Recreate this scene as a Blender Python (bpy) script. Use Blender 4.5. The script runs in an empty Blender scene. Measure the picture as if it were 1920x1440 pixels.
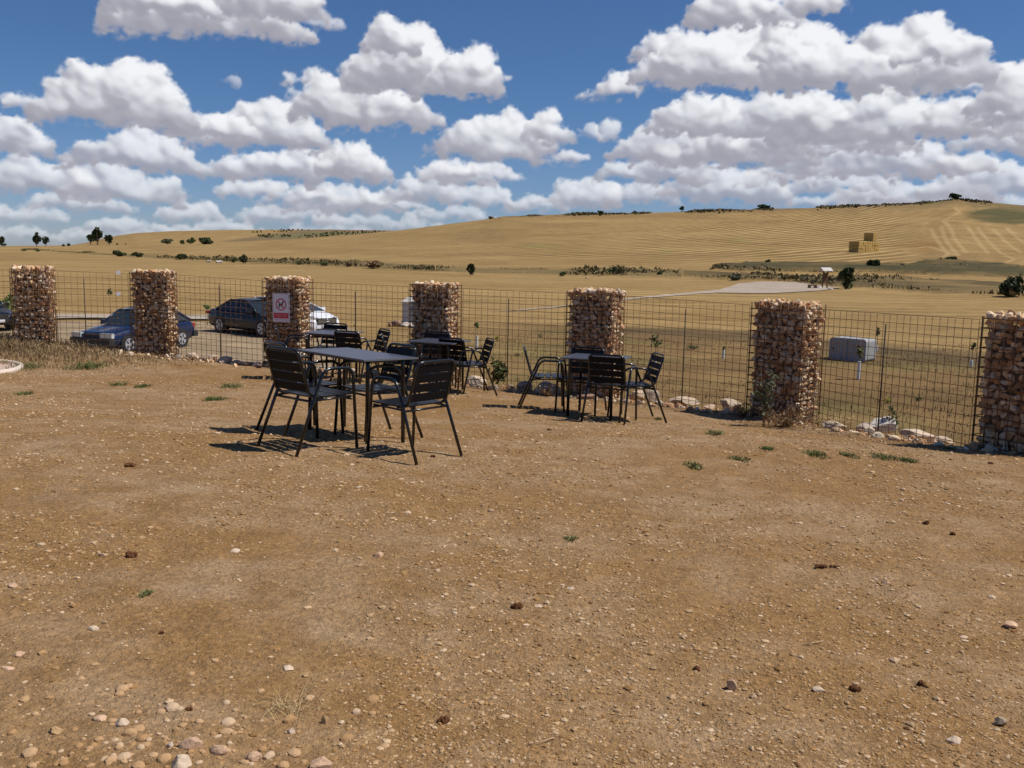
import bpy, math, random
import numpy as np
from mathutils import Vector, Matrix
random.seed(7); rng = np.random.default_rng(7)
scene = bpy.context.scene
COL = scene.collection
R = math.radians
# ------------------------------------------------------------------ camera
F = 1750.0; CAMZ = 1.6; PITCH = math.atan(241.6 / F); ROLL = 0.02
r0 = np.array([1., 0, 0]); u0 = np.array([0, math.sin(PITCH), math.cos(PITCH)]); fw = np.array([0, math.cos(PITCH), -math.sin(PITCH)])
cr = r0 * math.cos(ROLL) + u0 * math.sin(ROLL); cu = u0 * math.cos(ROLL) - r0 * math.sin(ROLL)
cam = bpy.data.objects.new('camera', bpy.data.cameras.new('camera')); COL.objects.link(cam)
m = Matrix.Identity(4)
for i in range(3):
    m[i][0] = cr[i]; m[i][1] = cu[i]; m[i][2] = -fw[i]
m[2][3] = CAMZ
cam.matrix_world = m
cam.data.sensor_width = 36; cam.data.lens = F / 1920 * 36; cam.data.clip_start = 0.05; cam.data.clip_end = 20000
scene.camera = cam
scene.render.resolution_x = 1024; scene.render.resolution_y = 768
scene.view_settings.view_transform = 'Standard'; scene.view_settings.look = 'None'
scene.view_settings.exposure = 0.0; scene.view_settings.gamma = 1.0
def ray(px, py):
    return cr * ((px - 960) / F) + cu * (-(py - 720) / F) + fw
def proj(p):
    d = np.asarray(p, float) - np.array([0, 0, CAMZ]); w = d @ fw
    return 960 + F * (d @ cr) / w, 720 - F * (d @ cu) / w
# ------------------------------------------------------------------ sun and sky
SUN_EL = R(57); SUN_AZ = R(93)           # azimuth measured from +Y towards +X
sd = Vector((math.sin(SUN_AZ) * math.cos(SUN_EL), math.cos(SUN_AZ) * math.cos(SUN_EL), math.sin(SUN_EL)))
sun = bpy.data.objects.new('sun', bpy.data.lights.new('sun', 'SUN')); COL.objects.link(sun)
sun.data.energy = 5.0; sun.data.angle = R(0.5); sun.data.color = (1, 0.94, 0.85)
sun.rotation_euler = (-sd).to_track_quat('-Z', 'Y').to_euler(); sun.location = (0, 0, 50)
world = bpy.data.worlds.new('World'); scene.world = world; world.use_nodes = True
class NT:
    def __init__(s, tree): s.t = tree
    def n(s, typ, **kw):
        nd = s.t.nodes.new(typ)
        for k, v in kw.items():
            if k == 'i':
                for a, b in v.items():
                    if isinstance(b, bpy.types.NodeSocket): s.t.links.new(b, nd.inputs[a])
                    else: nd.inputs[a].default_value = b
            else: setattr(nd, k, v)
        return nd
    def math(s, op, a, b=0.0, c=None, clamp=False):
        i = {0: a, 1: b}
        if c is not None: i[2] = c
        nd = s.n('ShaderNodeMath', operation=op, i=i); nd.use_clamp = clamp; return nd.outputs[0]
    def vec(s, op, a, b=(0, 0, 0), c=None):
        i = {0: a, 1: b}
        if c is not None: i[2] = c
        nd = s.n('ShaderNodeVectorMath', operation=op, i=i)
        return nd.outputs['Value'] if op in ('LENGTH', 'DOT_PRODUCT') else nd.outputs[0]
    def mix(s, f, a, b, blend='MIX'):
        nd = s.n('ShaderNodeMix', data_type='RGBA', blend_type=blend)
        for k, v in ((0, f), (6, a), (7, b)):
            if isinstance(v, bpy.types.NodeSocket): s.t.links.new(v, nd.inputs[k])
            else: nd.inputs[k].default_value = (tuple(v) + (1,) if hasattr(v, '__len__') and len(v) == 3 else v)
        return nd.outputs[2]
    def noise(s, vec, scale, detail=4, rough=0.5, dist=0.0):
        i = {'Scale': scale, 'Detail': detail, 'Roughness': rough, 'Distortion': dist}
        if vec is not None: i['Vector'] = vec
        return s.n('ShaderNodeTexNoise', i=i).outputs[0]
    def mr(s, v, a, b, c=0.0, d=1.0, smooth=False):
        nd = s.n('ShaderNodeMapRange', i={0: v, 1: a, 2: b, 3: c, 4: d})
        if smooth: nd.interpolation_type = 'SMOOTHSTEP'
        return nd.outputs[0]
W = NT(world.node_tree)
for nd in list(world.node_tree.nodes): world.node_tree.nodes.remove(nd)
sky = W.n('ShaderNodeTexSky'); sky.sky_type = 'NISHITA'; sky.sun_disc = False; sky.sun_elevation = SUN_EL; sky.sun_rotation = SUN_AZ
sky.altitude = 900; sky.air_density = 1.0; sky.dust_density = 0.3; sky.ozone_density = 3.0
tg = W.n('ShaderNodeTexCoord').outputs['Generated']; sp = W.n('ShaderNodeSeparateXYZ', i={0: W.vec('NORMALIZE', tg)})
hz_ = W.mix(W.mr(sp.outputs[2], .0, .15), (.80, .93, 1.34), (.67, .92, 1.25))
bg = W.n('ShaderNodeBackground', i={0: W.vec('MULTIPLY', sky.outputs[0], hz_), 1: 0.06}); wo = W.n('ShaderNodeOutputWorld', i={0: bg.outputs[0]})
# ------------------------------------------------------------------ helpers
def lin(r, g_, b):
    f = lambda c: (c / 255 / 12.92) if c <= 10 else ((c / 255 + .055) / 1.055) ** 2.4
    return (f(r), f(g_), f(b))
MATS = {}
def mat(name, col, rough=.6, metal=0.0, spec=.5, var=0.0, vscale=8.0, bump=0.0, bscale=60.0, attr=None, coat=0.0, trans=0.0, detail=5, col2=None):
    if name in MATS: return MATS[name]
    m = bpy.data.materials.new(name); m.use_nodes = True; T = NT(m.node_tree); b = m.node_tree.nodes['Principled BSDF']
    b.inputs['Roughness'].default_value = rough; b.inputs['Metallic'].default_value = metal; b.inputs['Specular IOR Level'].default_value = spec
    b.inputs['Coat Weight'].default_value = coat
    tcn = T.n('ShaderNodeTexCoord').outputs['Object']
    c = (tuple(col) + (1,))
    base = c
    if attr:
        base = T.n('ShaderNodeAttribute', attribute_name=attr).outputs['Color']
    if var > 0:
        nz = T.noise(tcn, vscale, detail, .6)
        dark = T.mr(nz, .3, .7, 1 - var, 1 + var)
        rgb = T.n('ShaderNodeCombineXYZ', i={0: dark, 1: dark, 2: dark}).outputs[0]
        base = T.mix(1.0, base, rgb, 'MULTIPLY')
        if col2: base = T.mix(T.mr(T.noise(tcn, vscale * .6, 4, .6), .45, .62), base, col2)
    if isinstance(base, tuple): b.inputs['Base Color'].default_value = base
    else: T.t.links.new(base, b.inputs['Base Color'])
    if bump > 0:
        bn = T.n('ShaderNodeBump', i={'Height': T.noise(tcn, bscale, 6, .65), 'Strength': bump, 'Distance': .02})
        T.t.links.new(bn.outputs[0], b.inputs['Normal'])
    MATS[name] = m; return m
class MB:
    def __init__(s): s.v = []; s.f = []; s.c = []; s.sm = []
    def add(s, v, f, col=None, smooth=False):
        o = len(s.v); s.v += [tuple(map(float, p)) for p in v]; s.f += [tuple(i + o for i in q) for q in f]
        s.c += [col] * len(f); s.sm += [smooth] * len(f); return s
    def box(s, c, size, rot=None, col=None):
        x, y, z = [q / 2 for q in size]; v = [Vector((a * x, b * y, d * z)) for d in (-1, 1) for a, b in ((-1, -1), (1, -1), (1, 1), (-1, 1))]
        if rot is not None: v = [rot @ p for p in v]
        v = [p + Vector(c) for p in v]
        return s.add(v, [(3, 2, 1, 0), (4, 5, 6, 7), (0, 1, 5, 4), (1, 2, 6, 5), (2, 3, 7, 6), (3, 0, 4, 7)], col)
    def tube(s, pts, r, n=8, cap=True, closed=False, col=None):
        pts = [Vector(p) for p in pts]; k = len(pts); rr = r if hasattr(r, '__len__') else [r] * k
        rings = []; prev = None
        for i, p in enumerate(pts):
            if closed: t = (pts[(i + 1) % k] - pts[i - 1])
            else: t = (pts[min(i + 1, k - 1)] - pts[max(i - 1, 0)])
            t.normalize()
            if prev is None:
                a = Vector((0, 0, 1)) if abs(t.z) < .9 else Vector((1, 0, 0)); nx = t.cross(a).normalized()
            else: nx = (prev - t * prev.dot(t)).normalized()
            prev = nx; ny = t.cross(nx)
            rings.append([p + nx * (rr[i] * math.cos(2 * math.pi * j / n)) + ny * (rr[i] * math.sin(2 * math.pi * j / n)) for j in range(n)])
        v = [q for ring in rings for q in ring]; f = []
        for i in range(k if closed else k - 1):
            for j in range(n):
                a = i * n + j; b = i * n + (j + 1) % n; i2 = (i + 1) % k
                f.append((a, b, i2 * n + (j + 1) % n, i2 * n + j))
        if cap and not closed: f.append(tuple(range(n - 1, -1, -1))); f.append(tuple((k - 1) * n + j for j in range(n)))
        return s.add(v, f, col, True)
    def cyl(s, c, r, h, axis='Z', n=24, r2=None, col=None):
        r2 = r if r2 is None else r2; v = []
        for q, (rad, t) in enumerate(((r, -h / 2), (r2, h / 2))):
            for j in range(n):
                a = 2 * math.pi * j / n; p = (rad * math.cos(a), rad * math.sin(a), t)
                if axis == 'Y': p = (p[0], -p[2], p[1])
                if axis == 'X': p = (p[2], p[0], p[1])
                v.append((p[0] + c[0], p[1] + c[1], p[2] + c[2]))
        f = [(j, (j + 1) % n, n + (j + 1) % n, n + j) for j in range(n)] + [tuple(range(n - 1, -1, -1)), tuple(range(n, 2 * n))]
        return s.add(v, f, col)
    def build(s, name, material, parent=None, smooth=False):
        me = bpy.data.meshes.new(name); me.from_pydata(s.v, [], s.f)
        me.polygons.foreach_set('use_smooth', [bool(smooth or q) for q in s.sm])
        if any(c is not None for c in s.c):
            ca = me.color_attributes.new('Col', 'FLOAT_COLOR', 'CORNER'); arr = []
            for c, q in zip(s.c, s.f): arr += list((tuple(c) if c is not None else (.5, .5, .5)) + (1,)) * len(q)
            ca.data.foreach_set('color', arr)
        me.materials.append(material); o = bpy.data.objects.new(name, me); COL.objects.link(o)
        if parent: o.parent = parent
        return o
def np_mesh(name, v, f, material, fcol=None, smooth=False, parent=None, vcol=None, vattrs=None):
    v = np.asarray(v, np.float32); f = np.asarray(f, np.int32); k = f.shape[1]
    me = bpy.data.meshes.new(name); me.vertices.add(len(v)); me.vertices.foreach_set('co', v.ravel())
    me.loops.add(f.size); me.loops.foreach_set('vertex_index', f.ravel()); me.polygons.add(len(f))
    me.polygons.foreach_set('loop_start', np.arange(0, f.size, k, dtype=np.int32))
    me.polygons.foreach_set('use_smooth', np.full(len(f), smooth)); me.update(calc_edges=True)
    if fcol is not None:
        ca = me.color_attributes.new('Col', 'FLOAT_COLOR', 'CORNER'); c = np.ones((len(f), k, 4), np.float32); c[:, :, :3] = np.asarray(fcol)[:, None, :]; ca.data.foreach_set('color', c.ravel())
    if vcol is not None:
        ca = me.color_attributes.new('Col', 'FLOAT_COLOR', 'POINT'); c = np.ones((len(v), 4), np.float32); c[:, :3] = vcol; ca.data.foreach_set('color', c.ravel())
    for nm, arr in (vattrs or {}).items():
        a = me.attributes.new(nm, 'FLOAT', 'POINT'); a.data.foreach_set('value', np.asarray(arr, np.float32).ravel())
    me.materials.append(material); o = bpy.data.objects.new(name, me); COL.objects.link(o)
    if parent: o.parent = parent
    return o
def tag(o, label=None, cat=None, group=None, kind=None):
    if label: o['label'] = label
    if cat: o['category'] = cat
    if group: o['group'] = group
    if kind: o['kind'] = kind
    return o
def empty(name, loc, label, cat, group=None, rz=0.0, normal=None, scale=1.0):
    o = bpy.data.objects.new(name, None); COL.objects.link(o); o.empty_display_size = .1
    M = Matrix.Rotation(rz, 4, 'Z')
    if normal is not None: M = Vector((0, 0, 1)).rotation_difference(Vector(normal)).to_matrix().to_4x4() @ M
    o.matrix_world = Matrix.Translation(Vector(loc)) @ M @ Matrix.Scale(scale, 4)
    return tag(o, label, cat, group)
def dup(root, loc, rz, label, group=None, normal=None):
    r = root.copy(); COL.objects.link(r)
    M = Matrix.Rotation(rz, 4, 'Z')
    if normal is not None: M = Vector((0, 0, 1)).rotation_difference(Vector(normal)).to_matrix().to_4x4() @ M
    r.matrix_world = Matrix.Translation(Vector(loc)) @ M
    r['label'] = label
    if group: r['group'] = group
    for ch in list(root.children):
        c = ch.copy(); COL.objects.link(c); c.parent = r
        for q in list(ch.children):
            d = q.copy(); COL.objects.link(d); d.parent = c
    return r
# value noise
_T = np.random.default_rng(3).random((256, 256))
def vn(x, y):
    x = np.asarray(x, float); y = np.asarray(y, float)
    xi = np.floor(x).astype(int); yi = np.floor(y).astype(int); fx = x - xi; fy = y - yi; fx = fx * fx * (3 - 2 * fx); fy = fy * fy * (3 - 2 * fy)
    h = lambda a, b: _T[(a * 7 + b * 131) & 255, (b * 3 + a * 57 + 11) & 255]
    return (h(xi, yi) * (1 - fx) + h(xi + 1, yi) * fx) * (1 - fy) + (h(xi, yi + 1) * (1 - fx) + h(xi + 1, yi + 1) * fx) * fy
def fbm(x, y, o=4):
    s = 0; a = .5; t = 0
    for i in range(o): s = s + a * vn(x * 2 ** i + 17 * i, y * 2 ** i - 9 * i); t += a; a *= .5
    return s / t
# ------------------------------------------------------------------ terrace ground (height below the eye, from chair and pillar sizes)
def gmacro(x, y):
    x = np.asarray(x, float); y = np.asarray(y, float)
    h = np.interp(y, [-8, 0, 2.5, 5, 7.5, 9.2, 11, 12.5, 14, 16, 20, 40], [1.52, 1.54, 1.57, 1.59, 1.625, 1.74, 1.93, 2.01, 2.07, 2.10, 2.14, 2.2])
    z = CAMZ - h - .025 * np.clip(x, -12, 8)
    z = z + .30 * np.exp(-(((x + 9.6) / 1.9) ** 2 + ((y - 17.2) / 1.6) ** 2))
    return z
def ground(x, y):
    x = np.asarray(x, float); y = np.asarray(y, float)
    return gmacro(x, y) + .05 * (fbm(x * .7, y * .7, 3) - .5) + .022 * (fbm(x * 4.5 + 9, y * 4.5, 3) - .5) + .012 * (vn(x * 14, y * 14) - .5)
def on_ground(px, py, up=0.0):
    d = ray(px, py); lo = .5
    D = np.linspace(1.5, 30, 6000); X = D * d[0] / d[1]; Z = CAMZ + D * d[2] / d[1]
    hit = np.argmax(Z < ground(X, D) + up); return np.array([X[hit], D[hit], Z[hit]])
def gnormal(x, y, e=.25):
    a = (gmacro(x + e, y) - gmacro(x - e, y)) / (2 * e); b = (gmacro(x, y + e) - gmacro(x, y - e)) / (2 * e)
    return Vector((-a, -b, 1)).normalized()
LOTZ = CAMZ - 3.5
HX = np.array([-900, -200, 100, 300, 460, 560, 680, 770, 830, 900, 945, 1040, 1130, 1280, 1440, 1520, 1640, 1740, 1790, 1850, 1920, 2100, 2400, 3000])
HY = np.array([462, 461, 461, 457.5, 452, 447, 438, 429, 421, 412, 405, 402, 400, 397, 391, 389.5, 384, 379, 372, 378, 385, 400, 430, 470])
FXs = np.array([-900, -200, 0, 130, 160, 210, 250, 320, 430, 620, 740, 800, 1000, 3000])
FY = np.array([458, 459, 461, 460, 455, 443, 437, 433, 430.5, 430, 432, 437, 450, 480])
def ratio(px, py):
    d = cr[:, None] * ((px - 960) / F) + cu[:, None] * (-(py - 720) / F) + fw[:, None]; return d[0] / d[1], d[2] / d[1]
_cols = np.linspace(-900, 3000, 1200)
_um, _rm = ratio(_cols, np.interp(_cols, HX, HY)); _uf, _rf = ratio(_cols, np.interp(_cols, FXs, FY)); _u0, _ = ratio(_cols, 459 + .02 * _cols)
def tz(x, y):
    x = np.asarray(x, float); y = np.maximum(np.asarray(y, float), 1.0); u = x / y
    DR, DF = 650., 1500.
    zr = np.interp(u, _um, _rm) * DR + CAMZ; zf = np.interp(u, _uf, _rf) * DF + CAMZ
    t = np.clip((y - 120) / (DR - 120), 0, 1)
    edge = np.clip((y - DR) / 90, 0, 1); sm = 1 - (1 - t) ** 1.0
    z = LOTZ + (zr - LOTZ) * t ** 1.6
    # rounded crest then fall, then the far hill
    fall = zr - 10 * np.clip((y - DR) / 200, 0, 1) ** 1.3 - 4 * np.clip((y - DR) / 400, 0, 1)
    s = np.clip((y - 850) / (DF - 850), 0, 1); far = (zr - 14) * (1 - s ** 1.2) + zf * s ** 1.2
    z = np.where(y > DR, fall, z); z = np.where(y > 850, np.minimum(far, far * 0 + 1e9) if True else z, z)
    z = np.where(y > DF, zf - (y - DF) * .02, z)
    amp = np.clip((y - 25) / 100, 0, 1)
    z = z + amp * (.5 * (fbm(x / 40, y / 40, 3) - .5)) * np.clip((1400 - y) / 600, 0, 1)
    z = z + .12 * (fbm(x / 3, y / 3, 3) - .5) * np.clip((120 - y) / 60, 0, 1)
    return z
def pix2ter(px, py, D0=19, D1=1800):
    d = ray(px, py); D = np.geomspace(D0, D1, 5000); X = D * d[0] / d[1]; Z = CAMZ + D * d[2] / d[1]; g_ = tz(X, D)
    k = Z < g_
    i = int(np.argmax(k)) if k.any() else int(np.argmin(Z - g_)); return np.array([X[i], D[i], float(g_[i])])
def dist_poly(x, y, pts):
    best = np.full(np.shape(x), 1e9)
    for (a, b) in zip(pts[:-1], pts[1:]):
        ax, ay = a[0], a[1]; dx, dy = b[0] - ax, b[1] - ay; L = dx * dx + dy * dy + 1e-9
        t = np.clip(((x - ax) * dx + (y - ay) * dy) / L, 0, 1); best = np.minimum(best, np.hypot(x - ax - t * dx, y - ay - t * dy))
    return best
# ------------------------------------------------------------------ cumulus clouds: a far shell whose vertices carry cover and sunlit brightness
CLDS = [  # centre px, base py, half width, height, far (0 near .. 1 hazy), seed; directions of the sky, written as photo pixels
 (390, 78, 190, 110, .0), (470, 40, 150, 90, .0), (300, 30, 110, 70, .0), (218, 242, 132, 118, .0), (320, 250, 70, 52, .05), (60, 205, 60, 26, .1), (500, 290, 140, 92, .05), (405, 262, 80, 50, .05),
 (560, 345, 180, 72, .1), (660, 335, 76, 66, .1), (690, 246, 150, 104, .0), (770, 185, 110, 130, .0), (735, 110, 60, 70, .0), (870, 185, 70, 92, .0), (915, 150, 44, 26, .05), (590, 165, 60, 26, .1), (565, 190, 34, 18, .1),
 (930, 308, 142, 96, .05), (1025, 275, 58, 64, .05), (1070, 312, 40, 34, .1), (250, 325, 125, 76, .15), (30, 292, 60, 60, .1), (50, 362, 110, 70, .2), (235, 385, 115, 68, .25), (350, 418, 64, 40, .35), (140, 400, 110, 40, .35), (40, 420, 90, 34, .45), (250, 440, 120, 30, .5), (420, 440, 60, 26, .5), (330, 455, 160, 22, .6), (100, 455, 120, 22, .6),
 (1390, 62, 110, 80, .0), (1520, 28, 70, 50, .0), (1300, 172, 120, 110, .0), (1370, 176, 64, 130, .0), (1140, 186, 66, 44, .05), (1250, 120, 60, 60, .02), (1505, 176, 105, 128, .0), (1560, 170, 140, 90, .0), (1700, 176, 150, 120, .0), (1760, 120, 90, 50, .0), (1790, 175, 60, 36, .05),
 (1440, 262, 150, 86, .05), (1300, 258, 90, 80, .05), (1640, 280, 190, 112, .05), (1500, 300, 220, 70, .1), (1290, 310, 150, 84, .1), (1420, 318, 120, 60, .1), (1820, 268, 120, 84, .05), (1905, 232, 90, 96, .0), (1900, 292, 110, 50, .1), (1640, 342, 200, 76, .15), (1790, 335, 90, 40, .2), (1230, 355, 120, 78, .2), (1350, 385, 140, 76, .25), (1200, 390, 80, 50, .3), (1095, 395, 90, 62, .25), (1010, 402, 60, 36, .35), (1450, 350, 70, 36, .2), (1560, 365, 110, 44, .3), (1700, 385, 150, 50, .3), (1860, 375, 120, 60, .25), (1600, 392, 130, 36, .4), (1760, 395, 180, 30, .45),
 (640, 408, 120, 62, .3), (730, 400, 90, 44, .3), (850, 352, 80, 50, .2), (790, 385, 90, 60, .25), (900, 392, 80, 44, .3), (470, 372, 80, 34, .2), (560, 385, 90, 40, .3), (540, 420, 110, 34, .45), (700, 430, 140, 26, .55), (850, 420, 100, 28, .5), (620, 445, 160, 20, .6), (880, 340, 110, 34, .15), (1135, 262, 30, 34, .1), (1105, 262, 18, 28, .1), (433, 157, 14, 16, .3), (605, 52, 44, 20, .25), (25, 205, 34, 26, .2)]
_r = np.random.default_rng(2)
for _ in range(70):      # the same sort of sky to both sides of the frame and above it
    cx_ = _r.uniform(-2300, 4200)
    if -160 < cx_ < 2080: continue
    e_ = _r.random() ** 1.4; CLDS.append((cx_, 440 - 900 * e_, 60 + 160 * _r.random() * (.5 + e_), 40 + 90 * (.3 + e_), .45 * (1 - e_)))
for cx_, by_, w_, h_ in ((150, -190, 260, 120), (900, -160, 300, 130), (1350, -260, 240, 120), (1900, -140, 280, 130), (560, -420, 300, 140), (1600, -500, 320, 150)): CLDS.append((cx_, by_, w_, h_, 0))
STEP = 1.75
def cloud_field():
    ua = np.concatenate([np.arange(-2600, -1150, 7.0), np.arange(-1150, 1150, STEP), np.arange(1150, 2600, 7.0)])      # azimuth * F
    va = np.concatenate([np.arange(-20, 560, STEP), np.arange(560, 1300, 9.0)])                                         # elevation * F
    U, V = np.meshgrid(ua, va)
    w1 = lambda s, o: fbm(U / s + o, V / s + o * 1.7, 4) - .5
    Uw = U + 34 * w1(46, 3.1) + 13 * w1(13, 9.7) + 6 * w1(5, 1.3); Vw = V + 22 * w1(46, 40.3) + 11 * w1(13, 23.9) + 6 * w1(5, 71.3)
    bright = np.zeros_like(U); cover = np.zeros_like(U)
    rr = np.random.default_rng(21); sl = np.array([.42, .78, .46]); sl /= np.linalg.norm(sl)
    Fdet = fbm(U / 9, V / 9, 4) - .5; Fw2 = fbm(U / 17 + 31, V / 13 + 4, 4) - .5; Fw = fbm(U / 30 + 5, V / 22 + 8, 4) - .5
    def bl0(a, k):
        for _ in range(k): a = (a + np.roll(a, 1, 0) + np.roll(a, -1, 0) + np.roll(a, 1, 1) + np.roll(a, -1, 1)) / 5
        return a
    order = sorted(CLDS, key=lambda c: -c[4] * 1000 + (-c[1]) * .01 * -1 * 0 + c[1] * -.2)
    for (cx, by, hw, hh, far) in order:
        d = ray(cx, by); d = d / np.linalg.norm(d); a0 = math.atan2(d[0], d[1]) * F; e0 = math.asin(d[2]) * F
        i0, i1 = np.searchsorted(ua, [a0 - hw * 1.5 - 30, a0 + hw * 1.5 + 30]); j0, j1 = np.searchsorted(va, [e0 - 40, e0 + hh * 1.5 + 40])
        if i1 - i0 < 3 or j1 - j0 < 3: continue
        u = Uw[j0:j1, i0:i1] - a0; v = Vw[j0:j1, i0:i1] - e0; Hf = np.full(u.shape, -1e6)
        hw = hw * .90; hh = hh * 1.04; bw = min(1, hh / 100); n = int(22 + hw * hh / 170); tur = [(rr.uniform(-.8, .8), rr.uniform(.55, 1.0), rr.uniform(.18, .45)) for _ in range(4)]
        for k in range(n):
            x = rr.uniform(-1, 1); env = (1 - abs(x) ** 2.2) * .62 + .0
            for (tx, tt, tw) in tur: env = max(env, tt * math.exp(-((x - tx) / tw) ** 2))
            env *= (1 - abs(x) ** 6); y = rr.random() ** .8 * env; rad = hh * (rr.uniform(.05, .32) if hh > 40 else rr.uniform(.12, .34)) * (1 - .35 * y) * (1.2 - .5 * abs(x)) + 3
            dx = (u - x * (hw - rad * .6)) / 1.18; dy = v - (y * (hh - rad * .9) + rad * .45); q = rad * rad - dx * dx - dy * dy
            zc = rr.uniform(0, .5) * hh * .5 * (1 - abs(x)) ; Hf = np.maximum(Hf, np.where(q > 0, zc + np.sqrt(np.maximum(q, 0)), -1e3 + q / (rad * 2)))
        inside = Hf > -500
        edge = np.where(inside, 1.0, np.clip(1 - (-(Hf + 1e3)) / 5.0, 0, 1)) * np.clip((v + 5 + Fw[j0:j1, i0:i1] * 42 * bw) / (12 + 10 * bw), 0, 1)
        Hn = np.where(inside, Hf, 0); Hn = .45 * Hn + .55 * bl0(Hn, 6) + (Fdet[j0:j1, i0:i1] * 2.6 + Fw2[j0:j1, i0:i1] * 8.0 + Fw[j0:j1, i0:i1] * 12.0) * min(1, hh / 80)
        def bl(a, k):
            for _ in range(k): a = (a + np.roll(a, 1, 0) + np.roll(a, -1, 0) + np.roll(a, 1, 1) + np.roll(a, -1, 1)) / 5
            return a
        lum = 0
        for kb, wt in ((3, .20), (10, .38), (36, .42)):
            Hb = bl(Hn, kb); gy, gx = np.gradient(Hb, STEP); nn = np.sqrt(gx ** 2 + gy ** 2 + 1); lum = lum + wt * np.clip((-gx * sl[0] - gy * sl[1] + sl[2]) / nn, 0, 1)
        t = np.clip(v / hh, 0, 1); base_dark = np.clip(1.15 - t * 1.9 - Fw[j0:j1, i0:i1] * .9, 0, 1); base_dark = bl(base_dark * base_dark * (3 - 2 * base_dark), 10)
        thick = np.clip(hh / 60, .3, 1)
        b = .43 + .68 * lum * (1 - .62 * base_dark * thick) - .24 * base_dark * thick + .12 * np.clip(1 - bl(edge, 8) , 0, 1)
        b = b * (1 - far * .3) + .50 * far * .3
        al = bl(edge, 7) * .4 + bl(edge, 40) * .6; al = np.clip((al + (Fdet[j0:j1, i0:i1] * .8 + Fw2[j0:j1, i0:i1] * 1.7) * (1 - np.abs(2 * al - 1) ** 1.5) - .14) / .84, 0, 1); al = al * al * (3 - 2 * al); al = al * np.clip(1.25 - .5 * (Fdet[j0:j1, i0:i1] + .5) * (1 - thick) * 2, 0, 1) * (1 - .80 * far) * (.55 + .45 * min(1, hw / 45))
        bright[j0:j1, i0:i1] = bright[j0:j1, i0:i1] * (1 - al) + b * al; cover[j0:j1, i0:i1] = cover[j0:j1, i0:i1] * (1 - al) + al
    return ua, va, U, V, bright / np.maximum(cover, 1e-3), cover
ua, va, CU, CV, CB, CC = cloud_field()
def build_clouds():
    Rd = 12000.; az_ = CU / F; el_ = CV / F
    P_ = np.stack([np.sin(az_) * np.cos(el_), np.cos(az_) * np.cos(el_), np.sin(el_)], -1) * Rd; P_[..., 2] += CAMZ
    ny_, nx_ = CU.shape; i_ = (np.arange(ny_ - 1)[:, None] * nx_ + np.arange(nx_ - 1)[None]).ravel(); f_ = np.stack([i_, i_ + 1, i_ + nx_ + 1, i_ + nx_], 1)
    cv = CC.ravel(); f_ = f_[cv[f_].max(1) > .01]; used = np.unique(f_); remap = np.zeros(cv.size, int); remap[used] = np.arange(used.size); f_ = remap[f_]
    m = bpy.data.materials.new('cloud'); m.use_nodes = True; nt = m.node_tree; nt.nodes.clear(); T = NT(nt)
    b = T.n('ShaderNodeAttribute', attribute_name='bright').outputs['Fac']; a = T.n('ShaderNodeAttribute', attribute_name='cover').outputs['Fac']
    rp = T.n('ShaderNodeValToRGB', i={0: b}); e = rp.color_ramp.elements; e[0].position = 0.0; e[0].color = (.26, .26, .32, 1); e[1].position = 1; e[1].color = (.90, .91, .94, 1)
    q = e.new(.42); q.color = (.42, .42, .48, 1); q = e.new(.68); q.color = (.66, .67, .72, 1)
    em = T.n('ShaderNodeEmission', i={0: rp.outputs[0], 1: 1.0}); tr = T.n('ShaderNodeBsdfTransparent'); mx = T.n('ShaderNodeMixShader', i={0: a, 1: tr.outputs[0], 2: em.outputs[0]}); T.n('ShaderNodeOutputMaterial', i={0: mx.outputs[0]})
    m.cycles.emission_sampling = 'NONE'
    o = np_mesh('clouds', P_.reshape(-1, 3)[used], f_, m, vattrs={'bright': CB.ravel()[used], 'cover': CC.ravel()[used]}); tag(o, kind='structure'); print('cloud faces', len(f_))
build_clouds()
# ------------------------------------------------------------------ fence geometry (pillars located on the ground)
GP = [((28, 645), (23, 503)), ((250, 664), (244, 510)), ((497, 686), (495, 523)), ((770, 712), (771, 534)), ((1060, 740), (1059, 546)), ((1401, 779), (1409, 568)), ((1825, 842), (1843, 594))]
GB = [on_ground(*a) for a, b in GP]
def ztop_at(p, px, py):
    d = ray(px, py); return CAMZ + p[1] * d[2] / d[1]
GT = [ztop_at(p, *b) for p, (a, b) in zip(GB, GP)]
GB2 = [np.array([p[0], p[1]]) for p in GB]
ext_l = GB2[0] + (GB2[0] - GB2[1]) / np.linalg.norm(GB2[0] - GB2[1]) * 2.6
ext_r = GB2[6] + np.array([.72, -.70]) * 2.6
fx = [-40, ext_l[0]] + [p[0] for p in GB2] + [ext_r[0], ext_r[0] + 5, ext_r[0] + 25]
fy = [ext_l[1] + 9, ext_l[1]] + [p[1] for p in GB2] + [ext_r[1], ext_r[1] - 4.5, ext_r[1] - 18]
def yf(x): return np.interp(x, fx, fy)
def tangent(i):
    a = GB2[max(i - 1, 0)]; b = GB2[min(i + 1, 6)]
    if i == 6: b = ext_r; a = GB2[5]
    t = b - a; return t / np.linalg.norm(t)
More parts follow.
